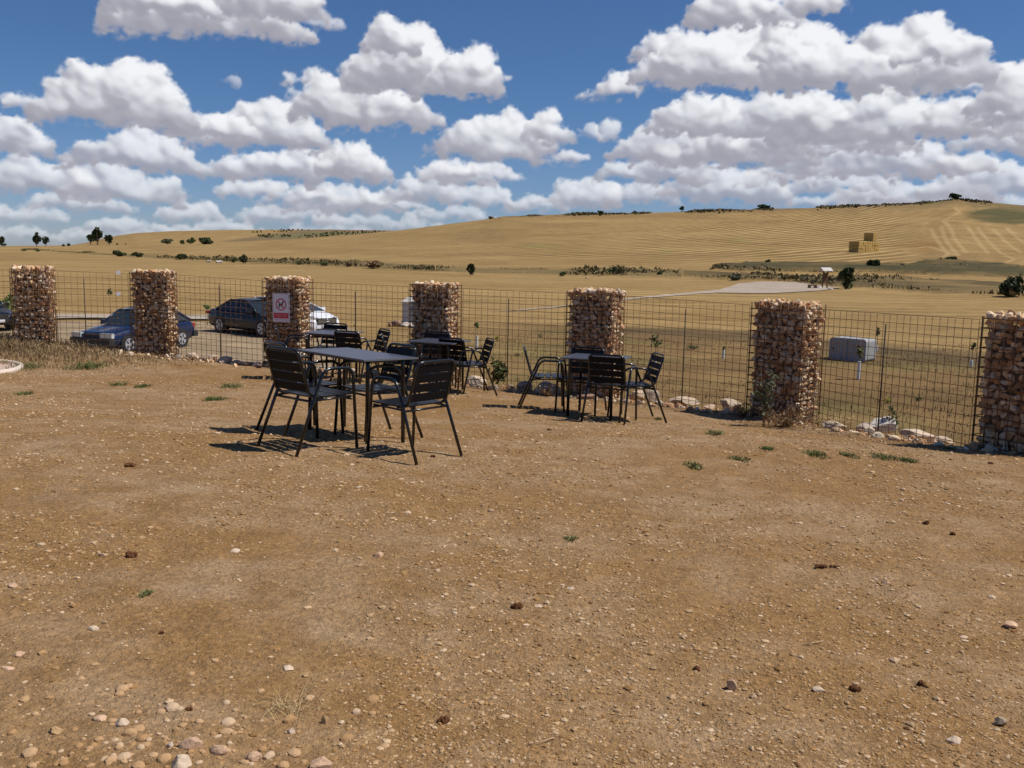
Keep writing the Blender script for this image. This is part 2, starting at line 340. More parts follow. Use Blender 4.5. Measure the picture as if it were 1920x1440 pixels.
# ------------------------------------------------------------------ dirt terrace
def dirt_mat():
    m = bpy.data.materials.new('dirt'); m.use_nodes = True; T = NT(m.node_tree); b = m.node_tree.nodes['Principled BSDF']
    b.inputs['Roughness'].default_value = .95; b.inputs['Specular IOR Level'].default_value = .15
    o = T.n('ShaderNodeTexCoord').outputs['Object']
    big = T.noise(T.vec('MULTIPLY', o, (.7, 1.25, 1)), .75, 6, .66); mid = T.noise(o, 3.2, 5, .62); fine = T.noise(o, 34, 5, .62); vf = T.noise(o, 170, 3, .7)
    c = T.mix(T.mr(big, .42, .57), (.290, .166, .068), (.350, .232, .130))
    c = T.mix(T.mr(mid, .38, .72), c, (.235, .132, .050))
    c = T.mix(T.mr(T.noise(o, 1.5, 6, .7), .56, .70, 0, .55), c, (.30, .205, .13))
    vq = T.n('ShaderNodeTexVoronoi', i={'Vector': T.vec('ADD', o, T.vec('MULTIPLY', T.n('ShaderNodeTexNoise', i={'Vector': o, 'Scale': 60.0}).outputs['Color'], (.02, .02, 0))), 'Scale': 52.0}); vq2 = T.n('ShaderNodeTexVoronoi', i={'Vector': o, 'Scale': 130.0})
    clod = T.math('SUBTRACT', 1.0, vq.outputs['Distance']); clod2 = T.math('SUBTRACT', 1.0, vq2.outputs['Distance']); vcc = T.n('ShaderNodeSeparateColor', i={0: vq.outputs['Color']})
    gr = T.math('MULTIPLY', T.mr(fine, .25, .75, .68, 1.28), T.math('ADD', T.mr(vcc.outputs[0], 0, 1, .84, 1.12), T.mr(clod2, .4, .9, -.08, .06)))
    c = T.mix(1.0, c, T.n('ShaderNodeCombineXYZ', i={0: gr, 1: gr, 2: gr}).outputs[0], 'MULTIPLY')
    vor = T.n('ShaderNodeTexVoronoi', i={'Vector': o, 'Scale': 75.0, 'Randomness': 1.0}); d = vor.outputs['Distance']; vc = T.n('ShaderNodeSeparateColor', i={0: vor.outputs['Color']})
    spk = T.math('MULTIPLY', T.mr(d, .22, .34, 1, 0), T.mr(vc.outputs[0], .70, .74))
    c = T.mix(T.math('MULTIPLY', spk, T.mr(vc.outputs[1], 0, 1, .25, .9)), c, (.46, .34, .225))
    spk2 = T.math('MULTIPLY', T.mr(d, .2, .34, 1, 0), T.mr(vc.outputs[2], .80, .84)); c = T.mix(T.math('MULTIPLY', spk2, .6), c, (.16, .085, .04))
    T.t.links.new(c, b.inputs['Base Color'])
    h = T.math('ADD', T.math('MULTIPLY', fine, 1.0), T.math('ADD', T.math('MULTIPLY', vf, .4), T.math('MULTIPLY', T.noise(o, 12, 5, .65), 2.2)))
    h = T.math('ADD', T.math('ADD', h, T.math('MULTIPLY', spk, .7)), T.math('ADD', T.math('MULTIPLY', clod, T.mr(vcc.outputs[1], 0, 1, .1, .9)), T.math('MULTIPLY', clod2, .18)))
    bn = T.n('ShaderNodeBump', i={'Height': h, 'Strength': .75, 'Distance': .014}); T.t.links.new(bn.outputs[0], b.inputs['Normal'])
    return m
DIRT = dirt_mat()
nx, ny = 560, 520
t = np.linspace(-1, 1, nx); xs = 32 * np.sinh(t * 2.6) / math.sinh(2.6)
a = np.concatenate([np.linspace(-8, 1.5, 20, endpoint=False), np.geomspace(1.5, 30, ny - 20)]);
X, V = np.meshgrid(xs, np.linspace(0, 1, ny))
Yf = yf(X)
prof = np.concatenate([np.linspace(0, .1, 20, endpoint=False), .1 + .82 * (np.geomspace(1, 9, ny - 90) - 1) / 8, np.linspace(.92, 1, 71)[1:]])
V = prof[:, None] * np.ones((1, nx))
y0 = np.minimum(-8.0, Yf - 8); y1 = 1.8 + 0 * Yf; yE = Yf + .25; yZ = Yf + 3.6
Y = np.where(V < .1, y0 + (y1 - y0) * V / .1, np.where(V < .92, y1 + (np.maximum(yE, y1 + .5) - y1) * (V - .1) / .82, np.maximum(yE, y1 + .5) + (yZ - yE) * (V - .92) / .08))
Z = ground(X, Y) - np.clip(Y - np.maximum(yE, y1 + .5), 0, None) * .75
v = np.stack([X, Y, Z], -1).reshape(-1, 3)
ii = (np.arange(ny - 1)[:, None] * nx + np.arange(nx - 1)[None]).ravel(); f = np.stack([ii, ii + 1, ii + nx + 1, ii + nx], 1)
tag(np_mesh('dirt_terrace', v, f, DIRT, smooth=True), kind='structure')
# ------------------------------------------------------------------ terrain sheet
HEDGE = [[(60, 468), (110, 472), (200, 478), (300, 483), (380, 489), (450, 493), (520, 495), (600, 498), (700, 503), (800, 509), (880, 515), (1000, 517), (1100, 518), (1200, 521), (1320, 524), (1400, 522)],
         [(1370, 505), (1450, 500), (1520, 505), (1600, 508), (1680, 505), (1760, 500), (1850, 510), (1990, 522)],
         [(1350, 526), (1420, 521), (1500, 524), (1560, 531), (1640, 535), (1740, 542), (1850, 548), (1990, 556)],
         [(1720, 512), (1800, 500), (1920, 515), (2050, 520)]]
HW = [[pix2ter(*p) for p in L] for L in HEDGE]
us = np.concatenate([-np.geomspace(3.6, .64, 50), np.linspace(-.63, .63, 950), np.geomspace(.64, 3.6, 50)])
Ds = np.concatenate([np.linspace(1, 14, 12), np.geomspace(14.5, 9000, 420)])
U, D = np.meshgrid(us, Ds); X = U * D; Y = D; Z = tz(X, Y)
BANDS = [([1330, 1340, 1400, 1480, 1560, 1640, 1700, 1740, 1790, 1850, 1920, 2100], [508, 502, 497, 496, 497, 497, 498, 493, 489, 495, 503, 515], [508, 506, 511, 512, 513, 513, 516, 517, 518, 520, 522, 530]),
         ([1270, 1340, 1400, 1480, 1560, 1600, 1700, 1750, 1850, 1920, 2100], [508, 510, 514, 519, 522, 520, 521, 527, 530, 535, 545], [520, 524, 526, 528, 539, 541, 547, 551, 556, 560, 572]),
         ([40, 60, 200, 300, 450, 600, 700, 800, 900, 1050, 1150, 1280], [466, 467, 475, 480, 486, 490, 491, 500, 504, 506, 503, 508], [467, 470, 479, 485, 493, 499, 504, 510, 514, 517, 519, 521])]
def pixel_of(X, Y, Z):
    w = X * fw[0] + Y * fw[1] + (Z - CAMZ) * fw[2]; return 960 + F * (X * cr[0] + Y * cr[1] + (Z - CAMZ) * cr[2]) / w, 720 - F * (X * cu[0] + Y * cu[1] + (Z - CAMZ) * cu[2]) / w
PX, PY = pixel_of(X, Y, Z)
def band(k, soft=2.5, wob=3.0):
    bx_, bt, bb = BANDS[k]; n_ = wob * (fbm(X / 9 + k, Y / 14, 4) - .5) * 2; t_ = np.interp(PX, bx_, bt) + n_; b_ = np.interp(PX, bx_, bb) + n_ * .5
    return np.clip((PY - t_) / soft, 0, 1) * np.clip((b_ - PY) / soft, 0, 1) * (PX > bx_[0]) * (PX < bx_[-1]) * (Y > 60) * (Y < 640)
bd = [band(0), band(1), band(2, 1.6, 2.0)]
scr = np.maximum(np.maximum(bd[0], bd[1]), bd[2] * .8) * np.clip(.55 + 1.1 * (fbm(X / 7, Y / 16, 4) - .25), .35, 1)
Z = Z + 1.0 * bd[0] * (.6 + .8 * fbm(X / 5, Y / 5, 3)) + .5 * bd[1] + .3 * bd[2]
gold = np.array([.272, .180, .074]); tan_ = np.array([.38, .25, .115]); dk = np.array([.088, .066, .030]); grn = np.array([.11, .12, .04])
def mixc(c, t_, k): return c * (1 - k[..., None]) + np.asarray(t_) * k[..., None]
c = np.ones(X.shape + (3,)) * gold
n1 = fbm(X / 55, Y / 30, 4); n2 = fbm(X / 12 + 50, Y / 4, 4); n3 = fbm(X / 180, Y / 90 + 3, 3)
c = mixc(c, [.33, .225, .095], np.clip((n1 - .5) * 4, 0, 1) * .6)
c = mixc(c, [.205, .128, .045], np.clip((.48 - n2) * 4, 0, 1) * .55)
c = mixc(c, [.30, .175, .06], np.clip((n3 - .52) * 7, 0, 1) * .35 * np.clip((U - .2) * 5, 0, 1))
# the dark weedy ground just beyond the fence on the right, dry grass in the middle
pxc = 960 + F * U * 1.0
bx = [-200, 560, 700, 820, 960, 1060, 1160, 1400, 1560, 1700, 1920, 2600]; byy = [620, 640, 620, 602, 600, 608, 612, 620, 640, 650, 668, 700]
Db = 3.5 * F / (np.interp(pxc, bx, byy) - (459 + .02 * pxc))
near = np.clip((Db - D + 2.5 * (fbm(X / 2.5, Y / 2.5, 4) - .5) * 2) / 1.6, 0, 1)
w4 = fbm(X / 1.6, Y / 1.6, 5); w5 = fbm(X / 4 + 7, Y / 4, 4)
nc = np.ones(X.shape + (3,)) * np.array([.175, .110, .046]); nc = mixc(nc, [.20, .135, .055], np.clip((w4 - .5) * 6, 0, 1) * .8); nc = mixc(nc, [.085, .10, .032], np.clip((w5 - .57) * 8, 0, 1) * .32)
kk = near * np.clip((U + .12) * 6, .55, 1); c = c * (1 - kk[..., None]) + nc * kk[..., None]
belt = np.clip(1 - np.abs(D - (Db - 2)) / 6, 0, 1) * (U > .1) * (D < Db + 1); c = mixc(c, [.085, .058, .030], belt * .85)
c = mixc(c, dk, scr * .95); c = mixc(c, [.17, .125, .055], bd[2] * .8); c = mixc(c, [.062, .054, .025], bd[0] * .85); c = mixc(c, [.052, .050, .022], bd[0] * np.clip((fbm(X / 8, Y / 12, 3) - .42) * 5, 0, 1) * .8); c = mixc(c, [.19, .14, .06], scr * (1 - bd[0] * .6) * np.clip((fbm(X / 3, Y / 3, 3) - .5) * 6, 0, 1) * .5)
# crest scrub, mound and the far brown hill
zr = np.clip(1 - np.abs(D - 648) / 34, 0, 1) * np.clip((fbm(X / 25, Y / 25, 3) - .36) * 8, 0, 1)
c = mixc(c, [.14, .10, .06], zr * np.clip((pxc - 930) / 20, 0, 1))
mn = 8 * (fbm(PX / 25, PY / 5, 4) - .5)
mound = np.clip((1.0 - np.hypot((PX - 1900) / 98, (PY - 404 + mn) / 17)) * 5, 0, 1) * (D > 250) * (D < 700); c = mixc(c, [.078, .072, .029], mound * .95)
crest = np.clip((14 - (PY - np.interp(PX, HX, HY)) + mn) / 4, 0, 1) * np.clip((PX - 1540) / 60, 0, 1) * np.clip((PX - 1500) / 400, .35, 1) * (D > 300) * (D < 720); c = mixc(c, [.15, .115, .052], crest * .8)
c = mixc(c, [.22, .125, .042], np.clip(1.2 - np.hypot((PX - 1735) / 60, (PY - 462 + mn) / 14), 0, 1) * (D > 200) * (D < 640) * .8)
c = mixc(c, [.20, .13, .052], np.clip((fbm(PX / 130, PY / 9, 3) - .5) * 6, 0, 1) * (D > 200) * (D < 700) * .45)
TR = [[(1745, 428), (1757, 450), (1778, 477)], [(1764, 424), (1777, 456), (1796, 478)], [(1778, 418), (1789, 446), (1812, 474)], [(1814, 425), (1829, 446), (1852, 474)], [(1832, 425), (1850, 448), (1876, 474), (1902, 486)], [(1862, 428), (1884, 452), (1915, 474)], [(1888, 428), (1921, 456)], [(1905, 485), (1870, 498)], [(1788, 388), (1801, 398), (1768, 414), (1779, 424)], [(1779, 477), (1765, 482)], [(1690, 470), (1740, 462), (1800, 480)], [(1700, 425), (1745, 416), (1790, 414)]]
for L in TR:
    Lw = [pix2ter(*q) for q in L]; dd = dist_poly(X, Y, Lw); c = mixc(c, [.36, .25, .115], np.clip(1.5 - dd / (Y * .0016 + .15), 0, 1) * .75 * (D > 150) * (D < 720))
farb = np.clip((D - 850) / 100, 0, 1) * np.clip((pxc - 440) / 90, 0, 1); c = mixc(c, [.16, .112, .062], np.clip((D - 700) / 60, 0, 1) * np.clip((PX - 560 + (PY - 430) * 7) / 25, 0, 1) * .9)
c = mixc(c, [.12, .13, .05], farb * np.clip((fbm(X / 60, Y / 60, 4) - .5) * 8, 0, 1) * .6)
for (gx, gy, gw) in ((1010, 461, 30), (1390, 451, 14), (1250, 470, 12)):
    p = pix2ter(gx, gy); c = mixc(c, [.20, .20, .06], np.clip(1.3 - np.hypot((X - p[0]) / (gw * p[1] / F), (Y - p[1]) / 12), 0, 1) * .6)
# windrow lines: a phase carried by the mesh (metres across the rows)
right = np.clip((pxc - 1600 - (650 - D) * .1) / 90, 0, 1) * (D > 235)
ph1 = (Y - 1.15 * X + 9 * np.sin(X / 120) + 7 * fbm(X / 60, Y / 60, 2)) / 9.5
ph2 = (X - .42 * Y + 14 * np.sin(Y / 55)) / 10.0
ph0 = (Y * .9 - .12 * X + 6 * fbm(X / 40, Y / 40, 2)) / 4.5
am1 = np.clip((D - 200) / 60, 0, 1) * (1 - right) * np.clip((pxc - 500) / 200, .25, 1) * (D < 800) ; am2 = right * (D < 800); am0 = np.clip(1 - (D - 180) / 60, 0, 1) * np.clip((D - 40) / 30, 0, 1)
am2 = am2 * .25; off = (1 - scr) * (1 - near) * (1 - mound)
def terr_mat():
    m = bpy.data.materials.new('stubble'); m.use_nodes = True; T = NT(m.node_tree); b = m.node_tree.nodes['Principled BSDF']
    b.inputs['Roughness'].default_value = 1.0; b.inputs['Specular IOR Level'].default_value = .1
    at = lambda n_: T.n('ShaderNodeAttribute', attribute_name=n_)
    cc = at('Col').outputs['Color']; o = T.n('ShaderNodeTexCoord').outputs['Object']
    tot = None
    for pn, an, sh in (('ph0', 'am0', .22), ('ph1', 'am1', .95), ('ph2', 'am2', .42)):
        ph = T.math('ADD', at(pn).outputs['Fac'], T.math('MULTIPLY', T.noise(o, .02, 3, .5), 1.0))
        s = T.math('SINE', T.math('MULTIPLY', ph, 6.2832)); s = T.math('POWER', T.mr(s, -1, 1, 0, 1), 3.2)
        s = T.math('SUBTRACT', s, .32); s = T.math('MULTIPLY', T.math('MULTIPLY', s, at(an).outputs['Fac']), T.math('MULTIPLY', T.mr(T.noise(o, .03, 4, .6), .3, .7, .3, 1.5), sh)); tot = s if tot is None else T.math('ADD', tot, s)
    nz = T.noise(o, .9, 6, .7); nz2 = T.noise(T.vec('MULTIPLY', o, (.06, .4, 1)), 1.0, 5, .65)
    g_ = T.math('ADD', T.math('ADD', 1.0, tot), T.math('ADD', T.mr(nz, .2, .8, -.30, .30), T.mr(nz2, .25, .75, -.30, .30)))
    cc = T.mix(1.0, cc, T.n('ShaderNodeCombineXYZ', i={0: g_, 1: g_, 2: g_}).outputs[0], 'MULTIPLY'); T.t.links.new(cc, b.inputs['Base Color'])
    bn = T.n('ShaderNodeBump', i={'Height': T.noise(o, 2.5, 6, .7), 'Strength': .6, 'Distance': .15}); T.t.links.new(bn.outputs[0], b.inputs['Normal'])
    return m
v = np.stack([X, Y, Z], -1).reshape(-1, 3); nr, nc_ = X.shape
ii = (np.arange(nr - 1)[:, None] * nc_ + np.arange(nc_ - 1)[None]).ravel(); f = np.stack([ii, ii + 1, ii + nc_ + 1, ii + nc_], 1)
fl = lambda a_: a_.ravel()
tag(np_mesh('terrain', v, f, terr_mat(), smooth=True, vcol=c.reshape(-1, 3), vattrs={'ph0': fl(ph0), 'ph1': fl(ph1), 'ph2': fl(ph2), 'am0': fl(am0 * off), 'am1': fl(am1 * off), 'am2': fl(am2 * off)}), kind='structure')
# ------------------------------------------------------------------ flat sheets: gravel lot, pavement strip, pale track
def poly_sheet(name, pts, m_, lift, n=1.0):
    P = [pix2ter(*p) for p in pts]; P = np.array(P)[:, :2]
    x0, y0 = P.min(0); x1, y1 = P.max(0); gx = np.arange(x0, x1 + n, n); gy = np.arange(y0, y1 + n, n)
    # triangulated fan of strips: clip each grid row against the polygon
    V_, F_ = [], []
    def span(y):
        xs_ = []
        for i in range(len(P)):
            a, b = P[i], P[(i + 1) % len(P)]
            if (a[1] - y) * (b[1] - y) < 0: xs_.append(a[0] + (b[0] - a[0]) * (y - a[1]) / (b[1] - a[1]))
        return (min(xs_), max(xs_)) if len(xs_) >= 2 else None
    rows = [(y, span(y)) for y in np.linspace(y0 + .01, y1 - .01, max(4, int((y1 - y0) / n)))]; rows = [r for r in rows if r[1]]
    K = 60
    for y, (a, b) in rows:
        for k in range(K + 1):
            x = a + (b - a) * k / K; V_.append((x, y, float(tz(x, y)) + lift))
    for r in range(len(rows) - 1):
        for k in range(K): i = r * (K + 1) + k; F_.append((i, i + 1, i + K + 2, i + K + 1))
    return tag(np_mesh(name, V_, F_, m_, smooth=True), kind='structure')
GRAV = mat('lot_gravel', (.29, .215, .135), .95, spec=.1, var=.25, vscale=1.2, bump=.5, bscale=30, col2=(.23, .17, .11))
poly_sheet('gravel_lot', [(-260, 606), (100, 604), (395, 606), (640, 611), (668, 622), (600, 720), (-260, 720)], GRAV, .07)
PALE = mat('pale_track', (.36, .30, .245), .95, spec=.1, var=.14, vscale=.6, bump=.3, bscale=8, col2=(.31, .25, .19))
poly_sheet('pavement', [(-260, 591), (100, 591), (395, 592.5), (600, 596), (600, 604), (395, 601.5), (100, 600), (-260, 600)], PALE, .09, .4)
poly_sheet('track_turning_area', [(1345, 550), (1352, 543), (1385, 532), (1425, 528.5), (1500, 529.5), (1548, 534), (1575, 541), (1535, 546), (1450, 551)], PALE, .07, .6)
def strip(name, pts, ws, m_, lift):
    P = [pix2ter(*p) for p in pts]; fine = []; wf = []
    for i in range(len(P) - 1):
        for k in range(14): t_ = k / 14; fine.append(P[i][:2] * (1 - t_) + P[i + 1][:2] * t_); wf.append(ws[i] * (1 - t_) + ws[i + 1] * t_)
    V_, F_ = [], []
    for i, p in enumerate(fine):
        d_ = fine[min(i + 1, len(fine) - 1)] - fine[max(i - 1, 0)]; d_ /= np.linalg.norm(d_); nn = np.array([-d_[1], d_[0]])
        for s in (-1, -.33, .33, 1): q = p + nn * wf[i] * s * (.9 + .25 * random.random()); V_.append((q[0], q[1], float(tz(*q)) + lift))
    for i in range(len(fine) - 1):
        for k in range(3): a = i * 4 + k; F_.append((a, a + 1, a + 5, a + 4))
    return tag(np_mesh(name, V_, F_, m_, smooth=True), kind='structure')
strip('path', [(1365, 545), (1290, 551), (1180, 561), (1100, 570), (1040, 577), (930, 585)], [1.4, .8, .45, .3, .22, .15], PALE, .045)
# ------------------------------------------------------------------ rocks
def ico(sub):
    import bmesh
    bm = bmesh.new(); bmesh.ops.create_icosphere(bm, subdivisions=sub, radius=1.0); v_ = np.array([q.co[:] for q in bm.verts]); f_ = np.array([[a.index for a in q.verts] for q in bm.faces]); bm.free(); return v_, f_
I0v, I0f = ico(1); I1v, I1f = ico(2); I2v, I2f = ico(3)
def rock_v(r, sx, sy, sz, base=I1v, cuts=7, rough=0.0, lo_=.55):
    v_ = base.copy()
    for _ in range(cuts):
        n_ = r.normal(size=3); n_ /= np.linalg.norm(n_); h = r.uniform(lo_, .85); d_ = v_ @ n_; v_ = v_ - np.clip(d_ - h, 0, None)[:, None] * n_
    if rough: v_ = v_ * (1 + rough * (np.random.default_rng(int(r.integers(1e6))).random((len(v_), 1)) - .5))
    v_ = v_ * [sx, sy, sz]; q = Vector((r.normal(), r.normal(), r.normal())).normalized(); M = np.array(Matrix.Rotation(r.uniform(0, 6.28), 3, q)); return v_ @ M.T
STONEC = [(.54, .34, .185), (.62, .42, .25), (.70, .53, .36), (.44, .24, .12), (.62, .50, .36), (.56, .35, .19), (.72, .58, .42), (.50, .28, .15)]
def stone_mat(name, bsc=40):
    return mat(name, (.5, .4, .3), .9, spec=.2, attr='Col', var=.22, vscale=22, bump=.5, bscale=bsc)
STONE = stone_mat('gabion_stone'); RUST = mat('rusty_wire', (.15, .076, .034), .85, .1, var=.3, vscale=30); CORE = mat('gabion_core', (.10, .065, .045), 1.0)
GW = (.60, .66, .70, .68, .72, .78, .78)
def gabion(i, label):
    r = np.random.default_rng(100 + i); p = GB[i]; t_ = tangent(i); base = float(gmacro(p[0], p[1])); H = GT[i] - base; W_ = GW[i]; Dp = (.34, .38, .42, .42, .44, .46, .46)[i]
    ang = math.atan2(t_[1], t_[0]); root = empty('gabion_pillar', (p[0], p[1], base), label, 'stone pillar', 'wire caged stone pillars along the fence', rz=ang)
    Vs, Fs, Cs = [], [], []; o = 0
    def put(x, y, z, s):
        nonlocal o
        v_ = rock_v(r, s * r.uniform(.85, 1.4), s * r.uniform(.85, 1.3), s * r.uniform(.75, 1.15), cuts=11, lo_=.42) + [x, y, z]
        Vs.append(v_); Fs.append(I1f + o); o += len(v_); c_ = np.array(STONEC[r.integers(len(STONEC))]) * r.uniform(.8, 1.15); Cs.append(np.tile(c_, (len(I1f), 1)))
    st = .068; nz_ = int((H + .12) / st); ins = .052
    for k in range(nz_ + 1):
        z = -.12 + (k + .5) * (H + .12) / (nz_ + 1)
        for q in np.arange(.04 + r.uniform(-.02, .02), W_, st):
            for yy in (ins, Dp - ins): put(q + r.uniform(-.02, .02), yy + r.uniform(-.012, .012), z + r.uniform(-.018, .018), .046)
        for q in np.arange(.11, Dp - .05, st):
            for xx in (ins, W_ - ins): put(xx + r.uniform(-.012, .012), q + r.uniform(-.02, .02), z + r.uniform(-.018, .018), .045)
    for q in np.arange(.04, W_, .075):
        for w in np.arange(.04, Dp, .075): put(q, w, H + r.uniform(-.02, .018), .052)
    so = np_mesh('stone_fill', np.concatenate(Vs), np.concatenate(Fs), STONE, fcol=np.concatenate(Cs), parent=root)
    MB().box((W_ / 2, Dp / 2, H / 2 - .08), (W_ - .11, Dp - .11, H - .1)).build('core_fill', CORE, root)
    w = MB(); cell = .1; rr = .0056
    for yy in (-.024, Dp + .024):
        for x in np.linspace(0, W_, 8): w.tube([(x, yy, -.12), (x, yy, H + .01)], rr, 5)
        for z in np.arange(-.05, H + .012, cell): w.tube([(-.024, yy, z), (W_ + .024, yy, z)], rr, 5)
    for xx in (-.024, W_ + .024):
        for y in np.linspace(0, Dp, 4): w.tube([(xx, y, -.12), (xx, y, H + .01)], rr, 5)
        for z in np.arange(-.05, H + .012, cell): w.tube([(xx, -.024, z), (xx, Dp + .024, z)], rr, 5)
    w.build('wire_cage', RUST, root)
    return root, ang, H, base
ordl = ['stone filled wire pillar nearest the left edge of the photo, dry grass at its foot', 'stone filled wire pillar standing in front of the blue hatchback', 'stone filled wire pillar carrying the no dogs sign', 'stone filled wire pillar in front of the small pale kiosk', 'stone filled wire pillar behind the right hand table set', 'stone filled wire pillar with dry brown weeds and a thistle at its foot', 'stone filled wire pillar at the right edge of the photo']
GI = [gabion(i, ordl[i]) for i in range(7)]
def corner(i, fx_, fy_=0):
    t_ = tangent(i); n_ = np.array([-t_[1], t_[0]]); return GB2[i] + t_ * fx_ + n_ * fy_
POST = mat('dark_post', (.05, .035, .028), .8, .2)
def panel(a, b, za, zb, label, postf=.5, r=.0034):
    a = np.array(a); b = np.array(b); L = float(np.linalg.norm(b - a)); t_ = (b - a) / L; ang = math.atan2(t_[1], t_[0]); g0 = float(gmacro(*a)); g1 = float(gmacro(*b))
    root = empty('mesh_fence_panel', (a[0], a[1], g0), label, 'fence panel', 'rusty wire mesh panels of the fence', rz=ang); w = MB()
    n_ = int(L / .1); zt = lambda s: (za + (zb - za) * s) - g0; zbm = lambda s: (g1 - g0) * s - .10
    for k in range(n_ + 1):
        s = k / n_; j = .004 * math.sin(k * 2.1); w.tube([(s * L, j, zbm(s)), (s * L, j, zt(s))], r, 5)
    nr_ = int((za - g0) / .1)
    for k in range(nr_ + 2):
        z = -k * .1; w.tube([(0, .009, zt(0) + z), (L * postf, .012, zt(postf) + z), (L, .009, zt(1) + z)], r, 5)
    w.build('wire_mesh', RUST, root)
    pp = MB().tube([(L * postf, -.012, zbm(postf) - .1), (L * postf, -.012, zt(postf) - .12)], .0085, 8); pp.build('post', POST, root)
    return root
plab = ['rusty mesh panel between the blue car pillar and the leftmost pillar', 'rusty mesh panel left of the sign pillar with the black saloon behind', 'rusty mesh panel right of the sign pillar behind the rear table set', 'rusty mesh panel between the kiosk pillar and the pillar of the right hand table set', 'rusty mesh panel left of the pillar with the thistle', 'rusty mesh panel at the right in front of the pale utility cabinet']
posts = [.42, .55, .52, .52, .55, .52]
for i in range(6):
    panel(corner(i, GW[i] + .04), corner(i + 1, -.05), GT[i] - .03, GT[i + 1] - .03, plab[i], posts[i])
panel(ext_l, corner(0, -.03), GT[0] - .03, GT[0] - .03, 'rusty mesh panel cut by the left edge of the photo')
# ------------------------------------------------------------------ no dogs sign
WHITE = mat('sign_white', (.78, .77, .78), .35); RED = mat('sign_red', (.62, .03, .05), .4); BLK = mat('sign_black', (.02, .02, .02), .5)
def sign():
    i = 2; d = ray(527, 577); p0 = corner(i, 0); t_ = tangent(i); nrm = np.array([t_[1], -t_[0]]); ang = GI[i][1]
    # meet of the view ray with the pillar's front plane
    q = p0 + nrm * .03; k = (q @ nrm) / (d[0] * nrm[0] + d[1] * nrm[1]); P = d * k + np.array([0, 0, CAMZ])
    r = empty('prohibition_sign', P, 'white and red no dogs sign fixed to the face of a stone pillar', 'sign', rz=ang)
    W_, H_ = .33, .50
    MB().box((0, 0, 0), (W_, .004, H_)).build('sign_plate', WHITE, r)
    a = MB(); y = -.0035
    def ringp(m_, R1, R2, cx, cz, yy, n=48):
        v_ = []; f_ = []
        for k in range(n): th = 2 * math.pi * k / n; v_ += [(cx + R1 * math.cos(th), yy, cz + R1 * math.sin(th)), (cx + R2 * math.cos(th), yy, cz + R2 * math.sin(th))]
        for k in range(n): j = (k + 1) % n; f_.append((2 * k, 2 * k + 1, 2 * j + 1, 2 * j))
        m_.add(v_, f_)
    ringp(a, .085, .105, 0, .055, y)
    c45 = Matrix.Rotation(R(-45 + 90 + 90), 3, 'Y')
    a.box((0, y, .055), (.178, .0012, .014), Matrix.Rotation(R(45), 3, 'Y')); a.build('prohibition_ring', RED, r)
    b = MB(); b.box((0, y, -.135), (.285, .0015, .095)); b.build('red_band', RED, r)
    b = MB()
    for xx in (-W_ / 2 + .012, W_ / 2 - .012): b.box((xx, y, 0), (.004, .001, H_ - .024))
    for zz in (-H_ / 2 + .012, H_ / 2 - .012): b.box((0, y, zz), (W_ - .028, .001, .004))
    b.build('border_line', RED, r)
    dog = MB(); yy = y + .0012
    def pl(pts): dog.add([(p[0], yy, p[1]) for p in pts], [tuple(range(len(pts)))])
    o = .055
    pl([(-.045, o + .012), (.030, o + .022), (.034, o - .012), (.02, o - .022), (-.04, o - .02)])          # trunk
    pl([(.015, o + .02), (.03, o + .05), (.048, o + .038), (.036, o + .0)])                                # neck
    pl([(.026, o + .052), (.034, o + .066), (.046, o + .060), (.066, o + .048), (.064, o + .038), (.044, o + .034)])   # head
    for x, s in ((-.040, -.012), (-.026, .002), (.014, .004), (.026, .016)): pl([(x - .007, o - .012), (x + .007, o - .012), (x + s + .005, o - .062), (x + s - .005, o - .062)])
    pl([(-.044, o + .012), (-.06, o + .045), (-.053, o + .047), (-.036, o + .010)]); dog.build('dog_symbol', BLK, r)
    tx = MB(); rs = random.Random(4)
    for zz, n_, hh, m0 in ((-.115, 17, .013, .225), (-.145, 14, .013, .185)):
        for k in range(n_):
            if k in (9,): continue
            x = -m0 / 2 + m0 * k / (n_ - 1); tx.box((x, y - .0012, zz), (.0022, .0006, hh)); tx.box((x + .004, y - .0012, zz + rs.choice((-1, 0, 1)) * hh * .4), (.006, .0006, .0024))
    tx.build('white_lettering', WHITE, r)
    tx = MB()
    for zz in (-.198, -.212):
        for k in range(30): tx.box((-.12 + .24 * k / 29, y, zz), (.0045, .0008, .005))
    tx.build('small_red_lettering', RED, r)
    for sx in (-1, 1): MB().tube([(sx * .12, -.006, .232), (sx * .12, .03, .236)], .004, 6).build('wire_tie', RUST, r)
sign()
SPOTW = mat('spot_white', (.85, .83, .88), .3)  # plain white discs added at the mesh to stand for two small bright spots
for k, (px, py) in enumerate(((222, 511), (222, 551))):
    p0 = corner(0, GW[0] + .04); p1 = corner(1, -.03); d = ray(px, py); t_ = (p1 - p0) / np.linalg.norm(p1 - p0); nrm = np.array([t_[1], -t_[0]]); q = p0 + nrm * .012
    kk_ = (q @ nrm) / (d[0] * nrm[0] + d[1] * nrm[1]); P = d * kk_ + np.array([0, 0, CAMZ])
    mb = MB().cyl((0, 0, 0), .036, .006, 'Y', 20); o = mb.build('spot_disc', SPOTW); o.location = P; o.rotation_euler.z = math.atan2(t_[1], t_[0])
    tag(o, ('small white disc standing for a bright spot near the top of the left mesh panel', 'small white disc standing for a bright spot just above the blue hatchback')[k], 'disc', 'white discs standing for bright spots at the mesh')
